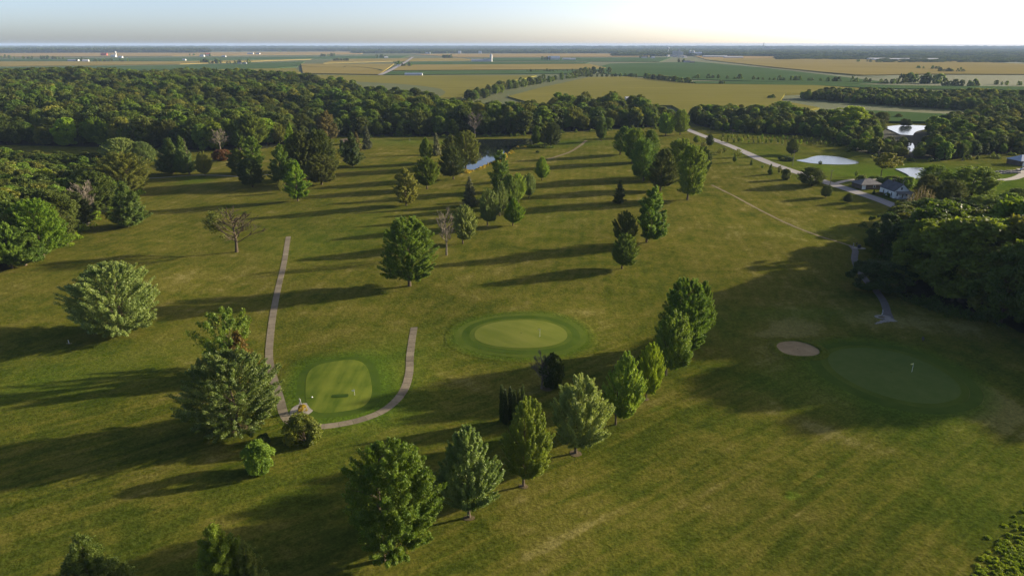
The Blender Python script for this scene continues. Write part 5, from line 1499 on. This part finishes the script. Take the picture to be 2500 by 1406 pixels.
MB().box(40, 95, -30, 30, 0, 48).build('boiler_house', M['grey'], pp)
MB().box(95.5, 180, -30, 30, 0, 24).build('turbine_hall', M['grey'], pp)

# white farmhouse by the road
def window(parent, x, y, z, w, h, face, mat=None):
    """a window on a wall; face is the axis it looks along: '-x' or '-y'"""
    t = 0.06
    fr, gl = MB(), MB()
    b = 0.12
    for (a0, a1, c0, c1) in ((-w / 2 - b, w / 2 + b, -b, 0), (-w / 2 - b, w / 2 + b, h, h + b), (-w / 2 - b, -w / 2, 0, h), (w / 2, w / 2 + b, 0, h)):
        if face == '-y':
            fr.box(x + a0, x + a1, y - t * 2, y - 0.003, z + c0, z + c1)
        else:
            fr.box(x - t * 2, x - 0.003, y + a0, y + a1, z + c0, z + c1)
    if face == '-y':
        gl.box(x - w / 2, x + w / 2, y - t, y - 0.003, z, z + h)
    else:
        gl.box(x - t, x - 0.003, y - w / 2, y + w / 2, z, z + h)
    wdw = gl.build('window', M['glass'], parent)
    fr.build('window_frame', M['white'], wdw)

g = G(2190, 484)
hs = empty('farmhouse', (g.x + 1.5, g.y + 6.5, g.z), 0.03, 'white gabled farmhouse with dark roof beside the road', 'house')
m = MB().box(-4, 4, -7, 7, -0.4, 3.9)
m.add([(-4, -7, 3.9), (4, -7, 3.9), (0, -7, 7.4), (-4, 7, 3.9), (4, 7, 3.9), (0, 7, 7.4)], [(0, 1, 2), (3, 5, 4)])
m.build('wall', M['siding'], hs)
rf = MB().gable(-4, 4, -7, 7, 3.9, 7.4, 0.45, 0.2).build('roof', M['shingle'], hs)
MB().box(-0.45, 0.45, 1.6, 2.5, 6.6, 8.6).build('chimney', M['brown'], rf)
MB().tube([(0.9, -5.5, 6.6), (0.9, -5.5, 9.6)], [0.06, 0.05], 6).build('antenna', M['metal'], rf)
for wx in (-0.4,):
    window(hs, wx, -7, 4.5, 0.9, 1.3, '-y')
for wy in (-4.8, -1.2, 3.0):
    window(hs, -4, wy, 1.2, 1.0, 1.6, '-x')
pr = MB()
pr.add([(-3.2, -9.4, 2.55), (5.6, -9.4, 2.55), (5.6, -6.9, 3.5), (-3.2, -6.9, 3.5), (-3.2, -9.4, 2.75), (5.6, -9.4, 2.75), (5.6, -6.9, 3.7), (-3.2, -6.9, 3.7)],
       [(4, 5, 6, 7), (0, 3, 2, 1), (0, 1, 5, 4), (1, 2, 6, 5), (3, 7, 6, 2), (0, 4, 7, 3)])
pr.build('porch_roof', M['shingle2'], hs)
for k in (-3.0, 0.0, 2.7, 5.4):
    MB().box(k - 0.1, k + 0.1, -9.2, -9.0, 0, 2.6).build('porch_post', M['white'], hs)
MB().box(-3.2, 5.6, -9.4, -7.02, -0.3, 0.35).build('porch_floor', M['grey'], hs)
MB().box(0.4, 1.4, -7.12, -7.003, 0.36, 2.45).build('door', M['brown'], hs)
window(hs, -2.2, -7, 1.2, 1.0, 1.4, '-y')
window(hs, 2.8, -7, 1.2, 1.0, 1.4, '-y')
ell = MB().box(4.01, 7.2, -4, 3.5, -0.4, 2.9)
ell.build('side_wing', M['siding'], hs)
MB().add([(4.05, -4.3, 3.5), (7.5, -4.3, 2.85), (7.5, 3.8, 2.85), (4.05, 3.8, 3.5), (4.05, -4.3, 3.7), (7.5, -4.3, 3.05), (7.5, 3.8, 3.05), (4.05, 3.8, 3.7)],
         [(4, 5, 6, 7), (0, 3, 2, 1), (0, 1, 5, 4), (1, 2, 6, 5), (3, 7, 6, 2), (0, 4, 7, 3)]).build('wing_roof', M['shingle2'], hs)

g = G(2124, 462)
ga = empty('garage', (g.x, g.y + 4.5, g.z), 0.12, 'low garage with grey hipped roof left of the farmhouse', 'garage')
MB().box(-6, 6, -4.5, 4.5, -0.4, 2.7).build('wall', M['brown'], ga)
e = 0.8
MB().add([(-6 - e, -4.5 - e, 2.6), (6 + e, -4.5 - e, 2.6), (6 + e, 4.5 + e, 2.6), (-6 - e, 4.5 + e, 2.6), (-1.5, 0, 5.2), (1.5, 0, 5.2)],
         [(0, 1, 5, 4), (1, 2, 5), (2, 3, 4, 5), (3, 0, 4), (0, 3, 2, 1)]).build('roof', M['shingle2'], ga)
MB().box(-5.6, -3.4, -4.62, -4.503, 0, 2.2).build('garage_door', M['white'], ga)
window(ga, 1.8, -4.5, 1.0, 1.2, 1.0, '-y')

g = G(2502, 405)
sh = empty('steel_house', (g.x + 3, g.y + 5, g.z), 0.1, 'dark house with blue grey metal roof cut by the right edge', 'house')
m = MB().box(-8, 8, -6, 6, -0.4, 3.4)
m.build('wall', M['brown'], sh)
MB().add([(-8.8, -6.8, 3.3), (8.8, -6.8, 3.3), (8.8, 6.8, 3.3), (-8.8, 6.8, 3.3), (-3, 0, 6.6), (3, 0, 6.6)], [(0, 1, 5, 4), (1, 2, 5), (2, 3, 4, 5), (3, 0, 4), (0, 3, 2, 1)]).build('roof', M['bluemetal'], sh)
MB().box(-6.6, -4.2, -6.12, -6.003, 0, 2.4).build('garage_door', M['white'], sh)
window(sh, -1, -6, 1.0, 1.4, 1.2, '-y')
rt = barn(1532, 264, 7, 5, 3.0, 1.6, M['farwhite'], M['farwhite'], 'white roof showing among the far wood treetops', 0.2, 'shed')
rt.location.z = float(hgt(rt.location.x, rt.location.y)) + 9
barn(848, 352, 10, 7, 2.4, 2.0, M['brown'], M['brown'], 'small brown shelter behind the dark full pine', 0.4, 'shelter')

# ------------------------------------------------------------------ vehicles
def car(px, py, rz, paint, label):
    g = G(px, py)
    rt = empty('parked_car', (g.x, g.y, g.z), rz, label, 'car')
    def sec(x, hw, z0, z1, tw):
        return [(x, -hw, z0), (x, hw, z0), (x, hw, z0 + (z1 - z0) * 0.6), (x, tw, z1), (x, -tw, z1), (x, -hw, z0 + (z1 - z0) * 0.6)]
    def loft(secs):
        m = MB(); v_ = [p for s in secs for p in s]; n = 6; f_ = []
        for i in range(len(secs) - 1):
            for k in range(n):
                f_.append((i * n + k, i * n + (k + 1) % n, (i + 1) * n + (k + 1) % n, (i + 1) * n + k))
        f_ += [tuple(range(n - 1, -1, -1)), tuple((len(secs) - 1) * n + k for k in range(n))]
        return m.add(v_, f_)
    loft([sec(-2.25, 0.75, 0.4, 0.85, 0.7), sec(-2.1, 0.88, 0.3, 0.98, 0.84), sec(0, 0.92, 0.28, 1.0, 0.88), sec(1.2, 0.9, 0.3, 0.95, 0.85), sec(2.2, 0.8, 0.38, 0.75, 0.7)]).build('body', paint, rt)
    cb = loft([sec(-1.9, 0.80, 0.96, 1.15, 0.7), sec(-1.4, 0.82, 0.96, 1.5, 0.62), sec(0.1, 0.82, 0.97, 1.52, 0.62), sec(1.0, 0.80, 0.95, 1.0, 0.74)]).build('cabin', M['glass'], rt)
    loft([sec(-1.35, 0.63, 1.49, 1.56, 0.58), sec(0.05, 0.63, 1.50, 1.57, 0.58)]).build('roof_panel', paint, rt)
    for x in (-1.35, 1.35):
        for y in (-0.86, 0.86):
            MB().tube([(x, y - 0.11, 0.34), (x, y + 0.11, 0.34)], [0.34, 0.34], 14).build('wheel', M['rubber'], rt)
    for y in (-0.55, 0.55):
        MB().box(2.12, 2.24, y - 0.16, y + 0.16, 0.55, 0.68).build('headlight', M['white'], rt)
    return rt
car(2499, 415, 0.2, M['white'], 'white car on the driveway at the right edge')
car(2287, 515, 2.9, M['white'], 'white car parked under the trees below the farmhouse')
g = G(2314, 513)
cp = empty('camper_trailer', (g.x, g.y, g.z), 0.15, 'white camper trailer half hidden by trees below the farmhouse', 'camper')
m = MB().add([(-3.2, -1.2, 0.5), (3.2, -1.2, 0.5), (3.2, 1.2, 0.5), (-3.2, 1.2, 0.5), (-3.4, -1.2, 1.5), (3.4, -1.2, 1.3), (3.4, 1.2, 1.3), (-3.4, 1.2, 1.5), (-3.0, -1.15, 2.9), (2.8, -1.15, 2.9), (2.8, 1.15, 2.9), (-3.0, 1.15, 2.9)],
             [(0, 3, 2, 1), (0, 1, 5, 4), (1, 2, 6, 5), (2, 3, 7, 6), (3, 0, 4, 7), (4, 5, 9, 8), (5, 6, 10, 9), (6, 7, 11, 10), (7, 4, 8, 11), (8, 9, 10, 11)])
m.build('body', M['white'], cp)
for x in (-1.8, 0.2, 1.9):
    MB().box(x - 0.4, x + 0.4, -1.26, -1.19, 1.7, 2.3).build('window', M['glass'], cp)
for y in (-1.1, 1.1):
    MB().tube([(0, y - 0.12, 0.36), (0, y + 0.12, 0.36)], [0.36, 0.36], 12).build('wheel', M['rubber'], cp)
MB().tube([(3.2, 0, 0.6), (4.6, 0, 0.55)], [0.07, 0.07], 6).build('hitch', M['black'], cp)

for k in range(16):
    px, py = 2428 + (k % 8) * 8.2, 421 + (k // 8) * 4.4 - (k % 8) * 0.35
    g = G(px, py)
    st = empty('stone_pallet', (g.x, g.y, g.z), 0.1 * (k % 3), ordinal(k % 8, 8) + ' dark stone pallet from the left in the ' + ('back', 'front')[k // 8] + ' row by the right driveway', 'pallet', 'dark stone pallets by the driveway')
    MB().box(-1.1, 1.1, -0.9, 0.9, 0.16, 0.55 + 0.5 * ((k * 7) % 5) / 5).build('stone_stack', M['stone'], st)
    MB().box(-1.2, 1.2, -1.0, 1.0, 0.0, 0.15).build('pallet_base', M['pole'], st)

# ------------------------------------------------------------------ poles, flags and course furniture
def pole(px, py, h, label):
    g = G(px, py)
    rt = empty('utility_pole', (g.x, g.y, g.z), 0.1, label, 'utility pole', 'utility poles along the road')
    MB().tube([(0, 0, -0.3), (0, 0, h)], [0.19, 0.13], 8).build('post', M['pole'], rt)
    MB().box(-1.2, 1.2, -0.07, 0.07, h - 0.9, h - 0.72).build('crossarm', M['pole'], rt)
    for x in (-1.05, 0.0, 1.05):
        MB().tube([(x, 0, h - 0.71 if x else h - 0.02), (x, 0, h - 0.5 if x else h + 0.2)], [0.07, 0.05], 6).build('insulator', M['grey'], rt)
pole(1935, 405, 10.5, 'utility pole beside the dark layered tree near the small pond')
pole(2026, 453, 9.0, 'utility pole right of the low spreading road tree')
pole(1787, 341, 8.5, 'utility pole in front of the far end of the right wood')

def flagstick(px, py, h, mat, label):
    g = G(px, py)
    rt = empty('flagstick', (g.x, g.y, g.z + 0.1), 0, label, 'flagstick')
    MB().tube([(0, 0, 0), (0, 0, h)], [0.03, 0.025], 6).build('pole', M['flag_w'], rt)
    m = MB()
    vs_ = []
    for k in range(6):
        x = -0.02 - k * 0.12
        y = 0.06 * math.sin(k * 1.3)
        vs_ += [(x, y, h - 0.02 - 0.02 * k), (x, y + 0.02 * k, h - 0.46 + 0.01 * k)]
    fs_ = [(2 * k, 2 * k + 1, 2 * k + 3, 2 * k + 2) for k in range(5)]
    o = m.add(vs_, fs_).build('flag', mat, rt)
    sd = o.modifiers.new('thick', 'SOLIDIFY'); sd.thickness = 0.015
    MB().tube([(0, 0, -0.06), (0, 0, 0.0)], [0.07, 0.07], 10).build('cup', M['flag_w'], rt)
flagstick(1318, 822, 2.3, M['flag_y'], 'yellow flag on the middle putting green')
flagstick(2226, 908, 2.3, M['flag_y'], 'yellow flag on the shaded right green')
flagstick(866, 964, 1.3, M['flag_w'], 'short white flag on the practice green')
flagstick(1001, 347, 2.2, M['flag_w'], 'white flag on the far green before the wood')

def washer(px, py, h, label, bin_=False):
    g = G(px, py)
    rt = empty('ball_washer', (g.x, g.y, g.z + 0.05), 0.4, label, 'ball washer')
    MB().tube([(0, 0, 0), (0, 0, h * 0.62)], [0.07, 0.06], 8).build('post', M['black'], rt)
    MB().tube([(0, 0, h * 0.6), (0, 0, h * 0.64), (0, 0, h * 0.92), (0, 0, h)], [0.08, 0.17, 0.17, 0.1], 10).build('tub', M['grey'], rt)
    MB().tube([(0, 0, h), (0, 0, h + 0.1), (-0.22, 0, h + 0.14)], [0.03, 0.03, 0.03], 6).build('handle', M['white'], rt)
    MB().box(-0.22, 0.22, -0.02, 0.02, h * 0.25, h * 0.55).build('plate', M['white'], rt)
g = G(737, 1001)
ring_sheet('gravel_bed', [superloop(g.x, g.y, 2.45, 3.1, 0, k, 2, 32, 0.03, 1) for k in (0.05, 0.6, 1.0)], M['gravel'], [0.10, 0.09, 0.07], None, 'round gravel bed between path bend and practice green')
washer(734, 991, 1.7, 'ball washer post on the round gravel bed')
gs = G(739, 1004)
plant('flowering_shrub', 'shrub0', (gs.x, gs.y, gs.z + 0.05), 1.7, 2.2, L['yellow'], None, 'yellow flowering shrub on the round gravel bed', 'shrub')
g = G(2155, 774)
ring_sheet('gravel_bed', [superloop(g.x, g.y, 2.3, 1.6, 0, k, 2, 28, 0.03, 2) for k in (0.05, 0.6, 1.0)], M['gravel'], [0.13, 0.12, 0.10], None, 'small gravel bed at the end of the asphalt path')
washer(2153, 772, 1.8, 'ball washer on the small gravel bed by the right wood')
ring_sheet('mulch_ring', [superloop(G(2152, 775).x, G(2152, 775).y, 0.9, 0.7, 0, k, 2, 20, 0.05, 2) for k in (0.05, 1.0)], M['mulch'], [0.18, 0.15], None, 'dark mulch at the foot of the right ball washer')
washer(2083, 603, 1.4, 'ball washer left of the round bin on the dirt track')
g = G(2097, 606)
ring_sheet('gravel_bed', [superloop(g.x, g.y, 2.6, 1.7, 0, k, 2, 28, 0.05, 3) for k in (0.05, 0.6, 1.0)], M['gravel'], [0.10, 0.09, 0.07], None, 'gravel pad under the round bin at the dirt track end')
tb = empty('litter_bin', (g.x, g.y, g.z + 0.08), 0, 'round dark litter bin at the end of the dirt track', 'litter bin')
MB().tube([(0, 0, 0), (0, 0, 0.08), (0, 0, 1.05), (0, 0, 1.15)], [0.5, 0.62, 0.70, 0.66], 16).build('drum', M['black'], tb)
MB().tube([(0, 0, 1.15), (0, 0, 1.4), (0, 0, 1.48)], [0.62, 0.45, 0.1], 16).build('lid', M['black'], tb)
ps = empty('course_sign', (G(2090, 604).x, G(2090, 604).y, g.z + 0.05), 0.3, 'small dark sign post beside the round bin', 'sign')
MB().tube([(0, 0, 0), (0, 0, 1.5)], [0.05, 0.05], 6).build('post', M['black'], ps)
MB().box(-0.4, 0.4, -0.05, 0.05, 1.3, 1.9).build('board', M['black'], ps)
g = G(2252, 834)
ps = empty('course_sign', (g.x, g.y, g.z), 0.8, 'small dark tilted marker on the grass above the shaded green', 'sign')
MB().tube([(0, 0, 0), (0.15, 0, 0.9)], [0.05, 0.05], 6).build('post', M['black'], ps)
MB().add([(-0.5, -0.25, 0.5), (0.4, -0.3, 0.85), (0.5, 0.2, 1.35), (-0.4, 0.25, 1.0), (-0.52, -0.2, 0.55), (0.38, -0.25, 0.9), (0.48, 0.25, 1.4), (-0.42, 0.3, 1.05)], [(0, 3, 2, 1), (4, 5, 6, 7), (0, 1, 5, 4), (1, 2, 6, 5), (2, 3, 7, 6), (3, 0, 4, 7)]).build('board', M['black'], ps)
g = G(169, 839)
st = empty('marker_stake', (g.x, g.y, g.z), 0, 'white stake in the shade left of the round maple', 'stake')
MB().tube([(0, 0, 0), (-0.1, 0, 1.1)], [0.08, 0.07], 6).build('post', M['white'], st)
MB().box(-0.75, 0.75, -0.07, 0.07, 0.06, 0.16).build('foot', M['strawwood'], st)
for px, py, lab in ((762, 971, 'white tee marker at the left rim of the practice green'),):
    g = G(px, py)
    tm = empty('tee_marker', (g.x, g.y, g.z + 0.08), 0, lab, 'marker')
    MB().tube([(0, 0, 0), (0, 0, 0.03), (0, 0, 0.14), (0, 0, 0.25), (0, 0, 0.28)], [0.05, 0.14, 0.19, 0.13, 0.03], 12).build('ball', M['white'], tm)
    MB().tube([(0, 0, -0.08), (0, 0, 0.02)], [0.02, 0.02], 6).build('spike', M['metal'], tm)

# young orchard with white trunk guards, right of the road
rr = random.Random(33)
for k in range(44):
    px = 1765 + (k % 22) * 12 + rr.uniform(-3, 3)
    py = (337 if k < 22 else 347) + (k % 22) * 0.42 + rr.uniform(-1.5, 1.5)
    g = G(px, py)
    h = rr.uniform(2.6, 4.6)
    o = plant('orchard_sapling', 'sapling0', (g.x, g.y, g.z), h, h * 0.62, L[rr.choice(('green', 'olive', 'bright'))], None, ordinal(k % 22, 22) + ' sapling from the left in the ' + ('back', 'front')[k // 22] + ' orchard row right of the road', 'tree', 'saplings of the young orchard')
    MB().tube([(0, 0, 0), (0, 0, 1.25)], [0.09, 0.09], 6).build('trunk_guard', M['white'], o)

# ------------------------------------------------------------------ haze
hz = MB().box(-FAR - 150, FAR + 150, -600, FAR + 150, -3.0, 102.0)
hm = bpy.data.materials.new('haze_air')
hm.use_nodes = True
nt = hm.node_tree
nt.nodes.clear()
ho = nt.nodes.new('ShaderNodeOutputMaterial')
hv = nt.nodes.new('ShaderNodeVolumePrincipled')
hv.inputs['Color'].default_value = (0.40, 0.55, 0.82, 1)
hv.inputs['Density'].default_value = 0.00004
hv.inputs['Anisotropy'].default_value = 0.0
nt.links.new(hv.outputs[0], ho.inputs['Volume'])
haze = hz.build('haze', hm)
tag(haze, 'thin pale haze over the far plain', kind='stuff')
print('WOODS', stat)
